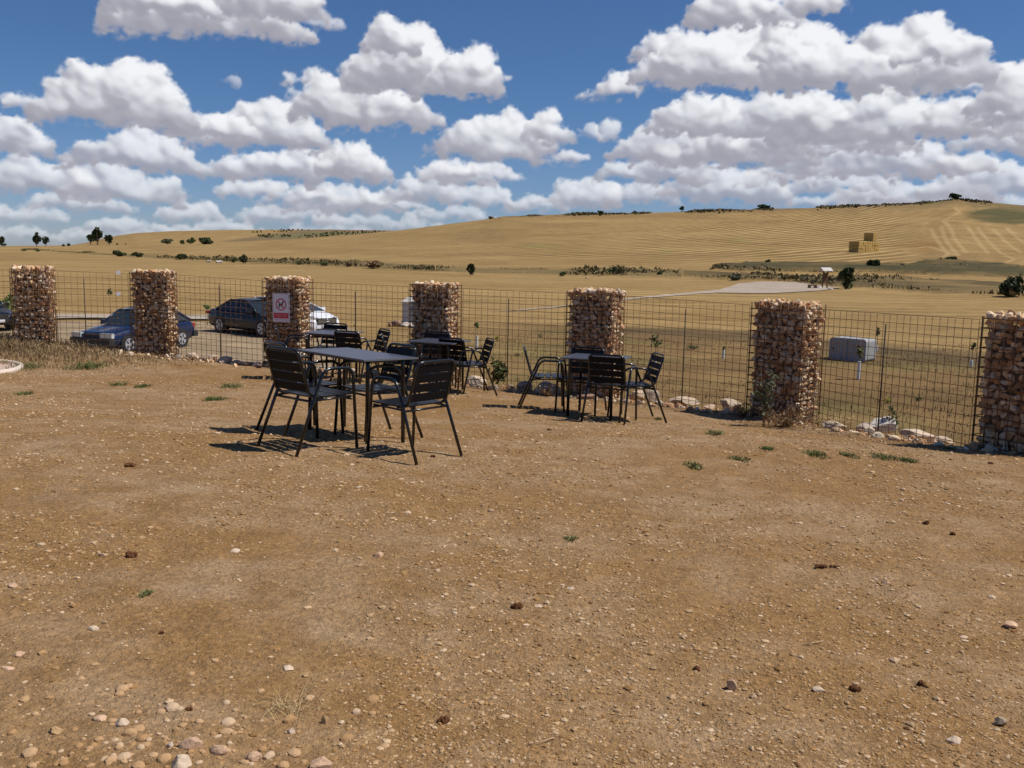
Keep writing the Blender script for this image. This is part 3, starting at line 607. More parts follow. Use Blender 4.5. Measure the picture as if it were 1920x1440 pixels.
# ------------------------------------------------------------------ rocks along the foot of the fence
LIME = stone_mat('limestone', 25)
rr_ = np.random.default_rng(5)
def lone_rock(name, px, py, wpx, hpx, label, cat, group, col, onter=False, seed=0, flat=1.0, cuts=9, base=None):
    wpx *= .92
    hpx *= .92
    p = on_ground(px, py); s = wpx * p[1] / F / 2; h = hpx * p[1] / F / 2
    r = np.random.default_rng(1000 + seed + int(px * 3 + py)); v_ = rock_v(r, 1, 1, 1, I2v if base is None else base, cuts, .06)
    v_ = v_ / np.abs(v_).max(0) * [s, s * .75, h * 1.15]; n_ = len(I2f); c_ = np.tile(np.array(col) * r.uniform(.9, 1.1), (n_, 1))
    o = np_mesh(name, v_, I2f, LIME, fcol=c_); o.location = (p[0], p[1] , float(gmacro(p[0], p[1])) + h * (.30 if name == 'stone' else .55)); return tag(o, label, cat, group)
PALEC = (.50, .395, .295); REDC = (.36, .22, .15); DKC = (.14, .10, .085)
FR = [(170, 649, 40, 10, PALEC, 'flat pale rock in the dry grass below the blue hatchback bumper'), (362, 669, 30, 14, PALEC, 'pale rock touching the rear wheel side pillar of the blue car'), (398, 672, 26, 12, PALEC, 'small pale rock on the ground right of the blue car'),
      (424, 677, 34, 16, PALEC, 'pale rock under the mesh left of the sign pillar, beside the dark rocks'), (445, 680, 16, 12, PALEC, 'knobbly pale rock between two others left of the sign pillar'), (462, 684, 16, 9, DKC, 'dark brown rock near the foot of the sign pillar'), (486, 688, 18, 8, DKC, 'dark brown rock touching the foot of the sign pillar'),
      (612, 693, 36, 15, PALEC, 'pale rock at the fence foot right of the sign pillar'), (660, 697, 30, 12, PALEC, 'pale rock behind the front table legs'), (700, 702, 40, 16, PALEC, 'pale rock under the mesh left of the kiosk pillar'), (740, 706, 26, 12, PALEC, 'small pale rock just left of the kiosk pillar'),
      (893, 722, 46, 24, PALEC, 'broad pale rock behind the chair at the centre of the photo'), (925, 729, 24, 14, PALEC, 'pale rock beneath the green shrub by the fence'), (984, 728, 34, 22, PALEC, 'jagged pale rock behind the leftmost chair of the right set'), (1030, 732, 52, 26, (.55, .42, .32), 'long pale slab rock behind the right hand table set'), (1100, 745, 40, 14, REDC, 'reddish rock at the foot of the pillar behind the right table'),
      (1195, 744, 44, 20, (.5, .38, .28), 'tan rock just right of the pillar behind the right table'), (1222, 748, 34, 28, PALEC, 'rounded pale rock behind the rightmost chair'), (1282, 757, 66, 20, PALEC, 'wide pinkish rock right of the rightmost chair'), (1330, 764, 26, 10, (.5, .36, .27), 'low tan rock between two larger pale ones'), (1372, 763, 50, 24, PALEC, 'big pale rock left of the thistle pillar'),
      (1565, 800, 56, 20, PALEC, 'long pale rock right of the thistle pillar'), (1576, 807, 16, 9, REDC, 'small reddish stone in front of the long pale rock'), (1618, 801, 40, 18, (.46, .385, .32), 'grey white rock left of the whitest boulder'), (1655, 801, 62, 32, (.54, .50, .45), 'whitest rounded boulder under the mesh at the right'), (1614, 807, 18, 8, REDC, 'small dark red stone before the whitest boulder'),
      (1715, 816, 74, 20, PALEC, 'long flat pale rock in front of the right mesh panel'), (1768, 828, 44, 16, PALEC, 'pale rock nearest the pillar at the right edge'), (1746, 826, 18, 8, DKC, 'dark stone between two pale rocks at the right'), (1236, 755, 18, 9, PALEC, 'small pale stone right of the rounded rock'), (1170, 752, 22, 9, PALEC, 'small pale stone at the right corner of the table pillar')]
for k, (px, py, w, h, c_, l) in enumerate(FR): lone_rock('fence_rock', px, py + 2, w, h, l, 'rock', 'pale rocks along the foot of the fence', c_, seed=k)
# rubble: small chips along the fence line, uncountable
Vs, Fs, Cs = [], [], []; o = 0
for _ in range(900):
    s = rr_.uniform(0, 6.2); i = int(min(s, 5)); a = GB2[i]; b = GB2[i + 1] if i < 6 else ext_r; p = a + (b - a) * (s - i) if s < 6 else GB2[6] + (ext_r - GB2[6]) * (s - 6)
    t_ = tangent(i); n_ = np.array([-t_[1], t_[0]]); p = p + n_ * rr_.normal(-.04, .13); sz = float(np.clip(rr_.lognormal(-3.6, .55), .01, .085))
    c_ = np.array(STONEC[rr_.integers(len(STONEC))]) * rr_.uniform(.8, 1.2); v_ = rock_v(rr_, sz, sz * .85, sz * .6) + [p[0], p[1], float(gmacro(*p)) + sz * .2]
    Vs.append(v_); Fs.append(I1f + o); o += len(v_); Cs.append(np.tile(c_, (len(I1f), 1)))
tag(np_mesh('rubble', np.concatenate(Vs), np.concatenate(Fs), LIME, fcol=np.concatenate(Cs)), 'small stone chips strewn along the foot of the fence', 'rubble', kind='stuff')
# ------------------------------------------------------------------ gravel on the terrace
def scatter_pebbles(name, X, Y, Rr, cols, label, base=I0v, bf=I0f):
    n = len(X); r = np.random.default_rng(11); k = len(base)
    ang = r.uniform(0, 6.283, n); ax = r.uniform(.75, 1.35, (n, 3)); ax[:, 2] *= .62
    v_ = base[None] * (1 + (.35 if k < 20 else .16) * (r.random((n, k, 1)) - .5)) * ax[:, None, :] * Rr[:, None, None]
    c_, s_ = np.cos(ang)[:, None], np.sin(ang)[:, None]; x_ = v_[:, :, 0] * c_ - v_[:, :, 1] * s_; y_ = v_[:, :, 0] * s_ + v_[:, :, 1] * c_
    z_ = v_[:, :, 2] + (ground(X, Y) + Rr * .02)[:, None]
    V_ = np.stack([x_ + X[:, None], y_ + Y[:, None], z_], -1).reshape(-1, 3); f_ = (bf[None] + (np.arange(n) * k)[:, None, None]).reshape(-1, 3)
    return tag(np_mesh(name, V_, f_, LIME2, fcol=np.repeat(cols, len(bf), 0)), label, 'gravel', kind='stuff')
LIME2 = mat('pebble', (.5, .4, .3), .95, spec=.1, attr='Col')
n = 125000; D = np.exp(rr_.uniform(math.log(2.1), math.log(16.5), n)); X = rr_.uniform(-.72, .72, n) * D
dens = fbm(X * .9 + 4, D * .9, 4) + .25 * (vn(X * 3.1, D * 3.1) - .5); keep = (rr_.random(n) < np.clip((dens - .36) * 4.2, .12, 1)) & (D < yf(X) - .05)
X, D = X[keep], D[keep]; n = len(X); Rr = np.clip(.0024 * (1 + D / 5.0) * np.exp(rr_.normal(-.06, .50, n)), .0016, .018)
pal = np.array([(.33, .20, .09), (.30, .172, .07), (.38, .25, .135), (.25, .14, .055), (.42, .285, .16), (.48, .34, .21), (.52, .39, .26), (.17, .092, .04)])
pi = rr_.choice(len(pal), n, p=[.22, .16, .2, .11, .17, .075, .03, .035]); cols = pal[pi] * rr_.uniform(.85, 1.15, (n, 1))
big = pi >= 5; Rr[big & (pi < 7)] *= 1.2
scatter_pebbles('gravel', X, D, Rr, cols, 'fine gravel and crumbs of earth strewn over the brown terrace')
# heap of stones in the near left corner
q = [(on_ground(px, py)) for px, py in zip(rr_.normal(300, 190, 170), np.clip(1440 - np.abs(rr_.normal(0, 75, 170)), 1180, 1470))]
q = np.array(q); Rr = np.clip(rr_.lognormal(-4.6, .45, len(q)), .004, .02); cl = np.array([(.40, .25, .13), (.43, .28, .155), (.35, .21, .10), (.47, .34, .22)])[rr_.integers(0, 4, len(q))]
scatter_pebbles('stone_scatter', q[:, 0], q[:, 1], Rr, cl, 'loose small stones gathered in the near left corner of the terrace', I1v, I1f)
PINK = (.50, .33, .215); CREAM = (.54, .42, .31); OCH = (.42, .27, .135); CLODC = (.17, .075, .035)
NS = [(190, 1345, 40, 16, PINK, 'flat pink stone at the top of the near left stone patch'), (228, 1358, 34, 22, CREAM, 'cream stone right of the flat pink stone in the near left corner'), (105, 1372, 30, 20, OCH, 'ochre stone left of the near left stone patch'), (355, 1398, 60, 36, PINK, 'largest pink stone in the near left stone patch'), (412, 1408, 46, 32, PINK, 'pink stone right of the largest one, lower left'), (340, 1432, 54, 40, CREAM, 'bright cream stone cut by the bottom edge, lower left'), (318, 1398, 18, 16, CREAM, 'small white stone between the larger ones, lower left'), (474, 1421, 40, 22, PINK, 'angular pink stone near the bottom edge, left of centre'), (600, 1438, 60, 26, PINK, 'pale pink stone at the bottom edge, left of centre'), (547, 1371, 20, 22, CREAM, 'upright cream stone above the bottom edge stones'), (329, 1372, 18, 18, OCH, 'small ochre stone above the largest pink stone'), (132, 1415, 18, 14, OCH, 'small ochre stone near the left of the bottom edge'), (610, 1355, 18, 24, OCH, 'upright tan stone left of the dark clod at bottom centre'), (540, 1253, 26, 14, CREAM, 'cream stone by itself in the lower left quarter'), (573, 1268, 16, 12, OCH, 'tan pebble just right of the cream stone, lower left'), (34, 1226, 28, 14, PINK, 'pink stone near the left edge, lower half'), (14, 1252, 30, 12, PINK, 'flat pink stone at the left edge, lower half'),
      (1372, 1292, 24, 24, PINK, 'upright pink stone standing out among earth at lower right'), (1790, 1390, 36, 16, CREAM, 'pale stone near the lower right corner'), (1876, 1357, 26, 20, (.34, .27, .19), 'grey brown stone right of the pale corner stone'), (1535, 1294, 28, 14, CREAM, 'pale stone left of the dark clod at lower right'), (1660, 1092, 22, 12, PINK, 'pink stone on the right side, level with the earth ridge'), (1895, 1175, 34, 11, PINK, 'long pale stone at the right edge'), (1010, 1135, 22, 14, CREAM, 'pale stone right of the dark clod at the centre'), (710, 1041, 26, 12, PINK, 'pink stone left of centre in the mid ground'), (1070, 1102, 18, 12, CREAM, 'white stone right of centre in the mid ground'), (440, 1032, 24, 12, CREAM, 'cream stone left of centre above the others'), (193, 1041, 18, 8, PINK, 'small pink stone left of the dark clod, upper left'), (24, 1098, 20, 10, PINK, 'pink stone near the left edge, middle'), (432, 1156, 18, 10, PINK, 'small bright pink stone in the lower left quarter'), (175, 1180, 24, 14, CREAM, 'cream stone left of centre in the lower left quarter')]
for k, (px, py, w, h, c_, l) in enumerate(NS): lone_rock('stone', px, py + 2, w, h, l, 'stone', 'larger stones lying on the dirt', c_, seed=200 + k, cuts=12)
CLODM = mat('clod_earth', CLODC, .95, spec=.1, var=.4, vscale=60, bump=1.0, bscale=90)
CD = [(247, 1042, 26, 18, 'dark brown clod of earth in the mid left of the dirt'), (832, 1352, 30, 20, 'dark brown clod at the bottom, just left of centre'), (968, 1139, 30, 18, 'dark reddish clod near the middle of the dirt'), (1305, 1255, 28, 16, 'dark clod on the right side above the pink upright stone'), (1602, 1293, 32, 18, 'broad dark brown clod at the lower right'), (1727, 1283, 20, 18, 'small round dark clod at the lower right, right of the broad one'), (1735, 981, 18, 12, 'dark clod on the right, the farther of two'), (1785, 1001, 16, 10, 'dark clod on the right, the nearer of two'), (355, 1330, 18, 12, 'small dark clod over the near left stone patch'), (303, 1186, 14, 8, 'tiny dark clod in the lower left quarter'), (1858, 868, 14, 8, 'small dark clod below the right edge pillar'), (240, 872, 34, 9, 'low brown clod left of the front chairs'), (755, 801, 14, 7, 'small brown clod under the front table'), (812, 855, 12, 8, 'small reddish clod right of the front table legs'), (1548, 1062, 70, 9, 'low ridge of dark broken earth on the right'), (1030, 805, 12, 6, 'small dark clod before the right hand table set')]
for k, (px, py, w, h, l) in enumerate(CD):
    p = on_ground(px, py + 2); s = w * p[1] / F / 2; hh = h * p[1] / F / 2; r = np.random.default_rng(k + 900); mb = []; fo = 0; Fa = []
    for j in range(9 if w < 50 else 26):
        a_ = r.uniform(0, 6.28); q_ = r.random() ** .6 * .6; vv = rock_v(r, s * .42, s * .36, hh * .7, cuts=5); vv[:, 2] = np.clip(vv[:, 2], -hh, hh)
        if w >= 50: vv = rock_v(r, s * .09, s * .08, hh * .8, cuts=5)
        mb.append(vv + [s * q_ * math.cos(a_) * (1.3 if w >= 50 else 1), s * .6 * q_ * math.sin(a_) * (.3 if w >= 50 else 1), hh * r.uniform(.1, .7)]); Fa.append(I1f + fo); fo += len(vv)
    o = np_mesh('earth_clod', np.concatenate(mb), np.concatenate(Fa), CLODM); o.location = (p[0], p[1], float(ground(p[0], p[1]))); tag(o, l, 'clod', 'dark clods of earth on the terrace')
# paved disc at the left
p = on_ground(42, 697); Rd = 1.15; pv_ = MB().cyl((0, 0, .0), Rd, .16, n=64); o = pv_.build('round_paving_slab', mat('slab_pink', (.52, .38, .32), .9, var=.18, vscale=5, bump=.3, bscale=50)); o.location = (p[0] - Rd - .14, p[1] - .05, p[2] - .06)
tag(o, 'round pinkish paved slab cut by the left edge of the photo', 'paving slab')
rim = MB(); rim.tube([(Rd * math.cos(a_) , Rd * math.sin(a_), .075) for a_ in np.linspace(0, 6.283, 64, endpoint=False)], .045, 8, closed=True); rim.build('rim', mat('slab_rim', (.60, .50, .42), .9, var=.15, vscale=9), o)
# ------------------------------------------------------------------ vegetation makers
LEAF = mat('leaf', (.1, .12, .04), .75, spec=.25, attr='Col'); BARK = mat('bark', (.13, .09, .06), .9, var=.3, vscale=20); STRAW = mat('dry_grass', (.4, .3, .15), .9, spec=.1, attr='Col')
GREENS = {'dark': [(.035, .050, .018), (.050, .068, .024), (.028, .038, .016), (.07, .085, .03)], 'mid': [(.07, .10, .03), (.10, .13, .04), (.05, .075, .022), (.13, .15, .05)], 'fresh': [(.09, .15, .035), (.13, .20, .05), (.06, .11, .028)], 'grey': [(.12, .13, .075), (.09, .105, .06), (.15, .155, .09)], 'dry': [(.26, .17, .075), (.32, .21, .10), (.20, .12, .055), (.15, .11, .055)], 'yellow': [(.50, .44, .05), (.38, .36, .05), (.12, .14, .04)], 'weed': [(.13, .155, .055), (.16, .165, .065), (.11, .12, .045), (.24, .19, .09)], 'weedy': [(.20, .15, .07), (.24, .17, .08), (.12, .13, .045), (.28, .20, .10)], 'berm': [(.26, .18, .095), (.32, .23, .125), (.20, .13, .065), (.38, .28, .16)], 'straw': [(.44, .32, .16), (.50, .38, .20), (.36, .25, .12)], 'scrub': [(.13, .105, .048), (.17, .13, .060), (.22, .165, .078), (.10, .095, .042), (.27, .20, .095)]}
def leaf_quads(r, C, size, tri=False):
    n = len(C); u_ = r.normal(size=(n, 3)); u_ /= np.linalg.norm(u_, axis=1)[:, None]; w_ = r.normal(size=(n, 3)); w_ -= (w_ * u_).sum(1)[:, None] * u_; w_ /= np.linalg.norm(w_, axis=1)[:, None]
    s = (size * r.uniform(.6, 1.4, n))[:, None] if np.ndim(size) else size * r.uniform(.6, 1.4, (n, 1))
    V_ = np.stack([C - u_ * s, C + w_ * s * .55, C + u_ * s, C - w_ * s * .55], 1).reshape(-1, 3); F_ = np.arange(4 * n).reshape(n, 4); return V_, F_
def crown_pts(r, n, w, d, h, z0, blobs=9, spread=.62, br=.42):
    B = []
    for _ in range(blobs):
        q_ = r.normal(size=3); q_ /= np.linalg.norm(q_); q_ *= r.random() ** .4 * spread; B.append((q_, br * r.uniform(.6, 1.15)))
    out = []
    for k in range(n):
        b_, s = B[r.integers(len(B))]; q_ = r.normal(size=3); q_ /= np.linalg.norm(q_); out.append(b_ + q_ * s * r.random() ** .35)
    P_ = np.array(out); P_ = P_ / np.abs(P_).max(0).clip(1); P_[:, 2] = np.maximum(P_[:, 2], -.98)
    return P_ * [w / 2, d / 2, h / 2] + [0, 0, z0 + h / 2]
def bush(px, py, wpx, hpx, label, cat='bush', tone='dark', name='bush', group='bushes out in the fields', n=420, trunk=0.0, seed=0, onterrace=False, leaf=None, shape=None):
    r = np.random.default_rng(int(px * 13 + py * 7) % 99991 + seed); p = on_ground(px, py) if onterrace else pix2ter(px, py)
    w = wpx * p[1] / F; h = hpx * p[1] / F; z = float(gmacro(p[0], p[1])) if onterrace else float(tz(p[0], p[1]))
    root = empty(name, (p[0], p[1], z), label, cat, group)
    sz = leaf or (w * h) ** .5 / 11; C = crown_pts(r, n, w, w * .9, h * (1 - trunk) * 1.05, h * trunk - .03 * h, blobs=11)
    V_, F_ = leaf_quads(r, C, sz); pal_ = np.array(GREENS[tone]); np_mesh('crown', V_, F_, LEAF, fcol=pal_[r.integers(0, len(pal_), len(C))] * r.uniform(.8, 1.2, (len(C), 1)), parent=root)
    tk = MB(); top = h * (trunk + .45 * (1 - trunk)); tk.tube([(0, 0, -.02 * h), (w * .02, 0, h * (trunk + .1) * .6), (0, w * .02, top)], [h * .035, h * .026, h * .012], 7)
    for k in range(5):
        a_ = 6.283 * k / 5 + r.uniform(0, 1); tk.tube([(0, 0, h * (trunk * .8 + .04)), (w * .15 * math.cos(a_), w * .15 * math.sin(a_), h * (trunk + .25 * (1 - trunk))), (w * .34 * math.cos(a_), w * .34 * math.sin(a_), h * (trunk + .6 * (1 - trunk)))], [h * .02, h * .014, h * .005], 5)
    tk.build('trunk' if trunk else 'stem', BARK, root); return root
T_ = [(4, 462, 9, 19, .3, 'slim distant tree at the left edge of the skyline'), (69, 462, 13, 25, .22, 'taller of the two thin trees on the left skyline'), (86, 462, 11, 19, .3, 'shorter of the two thin trees on the left skyline'), (170, 459, 13, 20, .35, 'small thin tree at the left of the skyline clump'), (183, 459, 20, 33, .25, 'tallest tree of the clump on the left skyline'), (205, 459, 14, 20, .2, 'round tree at the right of the skyline clump')]
for px, py, w, h, tr, l in T_: bush(px, py, w * 1.35, h * 1.05, l, 'tree', 'dark', 'distant_tree', 'trees on the left skyline', 700, tr * .45)
B_ = [(7, 463, 16, 7, 'low dark bush at the left end of the skyline', 'dark'), (119, 462, 9, 5, 'small bush left of the tree clump on the skyline, farther left', 'dark'), (129, 462, 9, 6, 'small bush nearest the left of the tree clump on the skyline', 'dark'), (220, 460, 5, 4, 'tiny bush just right of the tree clump', 'dark'), (235, 459, 4, 3, 'tiniest bush right of the tree clump', 'dark'),
      (313, 458, 28, 11, 'grey green bush leftmost of the row below the far hill', 'grey'), (342, 458, 12, 9, 'small bush second in the row below the far hill', 'mid'), (357, 458, 22, 14, 'round dark bush third in the row below the far hill', 'mid'), (385, 458, 34, 14, 'widest dark bush at the right of the row below the far hill', 'dark'),
      (45, 471, 14, 5, 'low pale bush in the hedge line near the left edge', 'mid'), (71, 472, 12, 4, 'low pale bush second from the left in the hedge line', 'mid'), (222, 481, 30, 13, 'wide flattish bush in the hedge line above the leftmost pillars', 'dark'), (258, 483, 27, 13, 'dome shaped bush above the pillar of the blue car', 'dark'), (341, 487, 25, 13, 'dark bush by itself in the hedge line, left', 'dark'), (438, 493, 18, 12, 'paler of two joined bushes above the black saloon', 'mid'), (456, 494, 18, 17, 'darker of two joined bushes above the black saloon', 'dark'), (562, 497, 16, 8, 'small scrubby bush in the hedge line above the sign pillar', 'mid'), (608, 499, 22, 10, 'ragged bush in the hedge line right of the sign pillar', 'mid'), (655, 501, 16, 11, 'dry bush in the hedge line left of centre', 'dry'), (700, 504, 40, 16, 'brownish bush beside a pale stone in the hedge line', 'dry'),
      (882, 516, 24, 24, 'round dark bush alone above the kiosk pillar', 'dark'), (1055, 518, 18, 10, 'small bush in the hedge above the right hand table', 'mid'), (1118, 516, 22, 12, 'left of two ragged green bushes in the hedge right of centre', 'mid'), (1152, 516, 30, 16, 'right of two ragged green bushes in the hedge right of centre', 'mid'), (1236, 518, 16, 13, 'small upright bush in the hedge right of centre', 'mid'), (1380, 526, 30, 14, 'grey green bush at the left end of the pale track area', 'grey'), (1439, 500, 15, 16, 'small round tree-like bush beside a white boulder', 'dark'), (1637, 507, 30, 25, 'dark bush above and right of the information board', 'dark'), (1585, 542, 48, 42, 'large dark round bush right of the information board', 'dark'), (1783, 494, 38, 12, 'low dome bush below the tracks of the right hill', 'dark'), (1895, 558, 58, 42, 'large dark bush at the right edge', 'dark'), (1685, 527, 20, 8, 'low bush in the scrub right of the big dark bush', 'mid'), (1745, 530, 22, 10, 'ragged bush in the scrub near the right pillar', 'scrub'),
      (1125, 402, 16, 8, 'dark bush on the ridge line right of centre', 'dark'), (1279, 397, 12, 11, 'round bush alone on the ridge line', 'dark'), (1190, 400, 10, 5, 'small grey bush on the ridge line', 'grey'), (1430, 391, 38, 8, 'long low bush at the end of the ridge scrub', 'dark'), (1790, 374, 26, 13, 'windswept bush on top of the right mound', 'dark'), (920, 411, 14, 6, 'little bush on the shoulder of the ridge', 'dry')]
for px, py, w, h, l, tone in B_: bush(px, py, w, h, l, 'bush', tone, n=520 if w < 25 else 900, leaf=None)
for px, py, w, h, l, tn in ((1665, 757, 16, 12, 'small yellow flowering weed beyond the right mesh post', 'yellow'), (1722, 752, 26, 10, 'low green weed right of the yellow flowers beyond the mesh', 'weed'), (932, 640, 14, 12, 'yellow flowering weed beyond the mesh at the centre', 'yellow'), (1013, 633, 14, 8, 'low green weed beyond the mesh left of the right table pillar', 'weed'), (1300, 655, 40, 10, 'wide green weed patch beyond the mesh right of the table pillar', 'weed'), (970, 668, 16, 6, 'pale green weed beyond the centre mesh post', 'weed'), (665, 612, 10, 5, 'small yellow green weed right of the white car', 'yellow')):
    bush(px, py, w, h, l, 'weed', tn, 'field_weed', 'weeds growing beyond the fence', 160)
# scrub belts (uncountable stalks and tussocks)
def blades(name, P, H, Wd, tone, label, cat, lean=.35, seed=1, parent=None, kind='stuff'):
    r = np.random.default_rng(seed); n = len(P); a_ = r.uniform(0, 6.283, n); l_ = r.normal(0, lean, (n, 2)); dx = np.stack([np.cos(a_), np.sin(a_), 0 * a_], 1) * Wd[:, None]
    mid = P + np.stack([l_[:, 0] * H * .35, l_[:, 1] * H * .35, H * .6], 1); tip = P + np.stack([l_[:, 0] * H, l_[:, 1] * H, H], 1)
    V_ = np.stack([P - dx, P + dx, mid + dx * .7, mid - dx * .7, tip], 1).reshape(-1, 3); b_ = np.arange(n)[:, None] * 5
    F_ = np.concatenate([b_ + [0, 1, 2], b_ + [0, 2, 3], b_ + [3, 2, 4]]); pal_ = np.array(GREENS[tone]); cc = pal_[r.integers(0, len(pal_), n)] * r.uniform(.8, 1.2, (n, 1))
    o = np_mesh(name, V_, F_, STRAW, fcol=np.concatenate([cc, cc, cc]), parent=parent); return tag(o, label, cat, kind=kind) if parent is None else o
def pix2ter_v(px, py, D0=60, D1=640, n=500):
    d = cr[:, None] * ((px - 960) / F) + cu[:, None] * (-(py - 720) / F) + fw[:, None]; hit = np.full(len(px), D1, float); done = np.zeros(len(px), bool)
    for D_ in np.geomspace(D0, D1, n):
        h_ = (CAMZ + D_ * d[2] / d[1] < tz(D_ * d[0] / d[1], np.full(len(px), D_))) & ~done; hit[h_] = D_; done |= h_
    x_ = hit * d[0] / d[1]; return np.stack([x_, hit, tz(x_, hit)], 1)[done]
Pp = []
for (bx_, bt, bb), n_ in zip(BANDS, (9000, 9000, 10000)):
    x_ = rr_.uniform(bx_[0], bx_[-1], n_); t_ = np.interp(x_, bx_, bt) + 1; b_ = np.interp(x_, bx_, bb); Pp.append(pix2ter_v(x_, t_ + (b_ - t_) * rr_.random(n_)))
Pp = np.concatenate(Pp); Pp = Pp[(Pp[:, 1] < 630)]; Pp[:, 2] += .25; k_ = fbm(Pp[:, 0] / 5, Pp[:, 1] / 5, 3); Hh = np.clip((k_ - .36) * 1.8, .12, .8) * rr_.uniform(.5, 1.2, len(Pp)) * np.clip((fbm(Pp[:, 0] / 17 + 3, Pp[:, 1] / 40, 3) - .36) * 5, .3, 1)
_hs = np.random.default_rng(41); _k = _hs.choice(len(Pp), min(len(Pp), 22000), replace=False); _pt = np.clip((fbm(Pp[_k, 0] / 17 + 3, Pp[_k, 1] / 40, 3) - .40) * 5, .12, 1); _sz = _pt * np.clip((fbm(Pp[_k, 0] / 6, Pp[_k, 1] / 6, 3) - .42) * 2.2, .05, .5) * _hs.uniform(.5, 1, len(_k)); _C = Pp[_k] + np.stack([0 * _sz, 0 * _sz, _sz * _hs.uniform(.3, 1.6, len(_k))], 1)
_V, _F = leaf_quads(_hs, _C, _sz); _pl = np.array([(.18, .135, .06), (.22, .165, .075), (.14, .115, .05), (.26, .195, .09), (.10, .09, .04)]); tag(np_mesh('hedge_thicket', _V, _F, LEAF, fcol=_pl[_hs.integers(0, 5, len(_C))]), 'low dark thicket of thistles and brambles along the field edges', 'thicket', kind='stuff')
blades('hedgerow_scrub', Pp, Hh, Hh * .22 * (Pp[:, 1] / 170), 'scrub', 'brown and olive scrub along the field edges', 'scrub', seed=5)
cx = rr_.uniform(935, 1450, 2600); cx = np.concatenate([cx, rr_.uniform(1530, 1860, 900), rr_.uniform(1400, 1450, 300)]); Pr = []
_r = np.interp(cx, _cols, _um); yr = 648 + rr_.normal(0, 9, len(cx)); xr = _r * yr
kf = fbm(xr / 14, yr / 40, 3); k_ = kf > .38; blades('ridge_scrub', np.stack([xr, yr, tz(xr, yr) - .1], 1)[k_], (np.clip((kf - .34) * 6, .3, 1.9) * rr_.uniform(.5, 1, len(cx)))[k_], np.full(k_.sum(), .9), 'scrub', 'dark scrub along the crest of the golden hill', 'scrub', seed=6)
pr = [pix2ter(px, py, 860, 1700) for px, py in zip(rr_.uniform(470, 730, 500), rr_.uniform(431, 446, 500))]
pr = np.array(pr); pr = pr[fbm(pr[:, 0] / 50, pr[:, 1] / 60, 3) > .48]; blades('far_hill_scrub', pr, rr_.uniform(1, 3.2, len(pr)), np.full(len(pr), 1.6), 'dark', 'dark scrub on the far brown hill', 'scrub', seed=8)
# weeds over the ground just beyond the fence
x_ = rr_.uniform(-6, 26, 14000); y_ = rr_.uniform(14, 42, 14000); k_ = (np.abs(x_) < .66 * y_) & (y_ > yf(x_) + 3) & (fbm(x_ / 2 + 3, y_ / 2, 4) > .46) & (x_ > -3 - (y_ - 20) * .1)
x_, y_ = x_[k_], y_[k_]; blades('field_weeds', np.stack([x_, y_, tz(x_, y_)], 1), rr_.uniform(.04, .13, len(x_)), np.full(len(x_), .010), 'weedy', 'low dry weeds on the rough ground beyond the fence', 'weeds', seed=9)
# dry grass berm on the left of the terrace
n = 60000; gx_ = rr_.uniform(-60, 330, n); gy_ = 612 + rr_.random(n) ** .8 * (52 - np.clip(gx_ - 150, 0, 200) * .22); gp = []
gxw = rr_.uniform(-11.8, -5.2, n); gyw = 14.2 + rr_.random(n) * 4.4
gd = np.exp(-(((gxw + 9.2) / 2.4) ** 2 + ((gyw - 16.6) / 1.5) ** 2)) ; k_ = (rr_.random(n) < gd * 1.2) & (gyw < yf(gxw) + .3)
gxw, gyw, gd = gxw[k_], gyw[k_], gd[k_]; blades('dry_grass', np.stack([gxw, gyw, gmacro(gxw, gyw) - .01], 1), rr_.uniform(.04, .13, len(gxw)) * (.6 + gd), np.full(len(gxw), .006), 'berm', 'tan dry grass on the bank at the left of the terrace', 'dry grass', lean=.6, seed=12)
# green weed patches
WP = [(165, 690, 62, 20, 'largest green weed patch near the round slab'), (52, 690, 44, 16, 'green weeds along the edge of the round slab'), (432, 726, 34, 12, 'green tuft on the dirt left of the front chairs'), (395, 750, 26, 9, 'faint green tuft below the tuft left of the chairs'), (412, 749, 22, 9, 'faint green tuft nearest the front chairs'), (222, 722, 28, 9, 'small green tuft left of the lone tuft'), (268, 726, 26, 9, 'small weeds between the pillar and the front chairs'), (45, 740, 26, 10, 'small weeds below the round slab'), (1340, 814, 34, 12, 'green tuft left of the thistle pillar foot on the dirt'), (1437, 843, 22, 10, 'small dark green tuft below the thistle pillar'), (1300, 876, 34, 10, 'weeds left of the row of tufts on the right'), (1385, 862, 40, 8, 'thin weeds second in the row on the right'), (1530, 853, 46, 9, 'weeds in the middle of the row on the right'), (1592, 855, 30, 9, 'small tuft right of the middle of the row'), (1655, 858, 44, 10, 'green weeds at the right of the row'), (1700, 864, 38, 9, 'last thin weeds of the row on the right'), (1070, 1012, 20, 9, 'single small weed in the middle of the dirt'), (272, 1116, 22, 9, 'dark green tuft alone in the lower left'), (1782, 842, 20, 6, 'tiny weed before the right mesh panel'), (600, 746, 24, 8, 'faint weeds under the front left chair'), (1234, 787, 12, 8, 'little green sprout by the rightmost chair leg')]
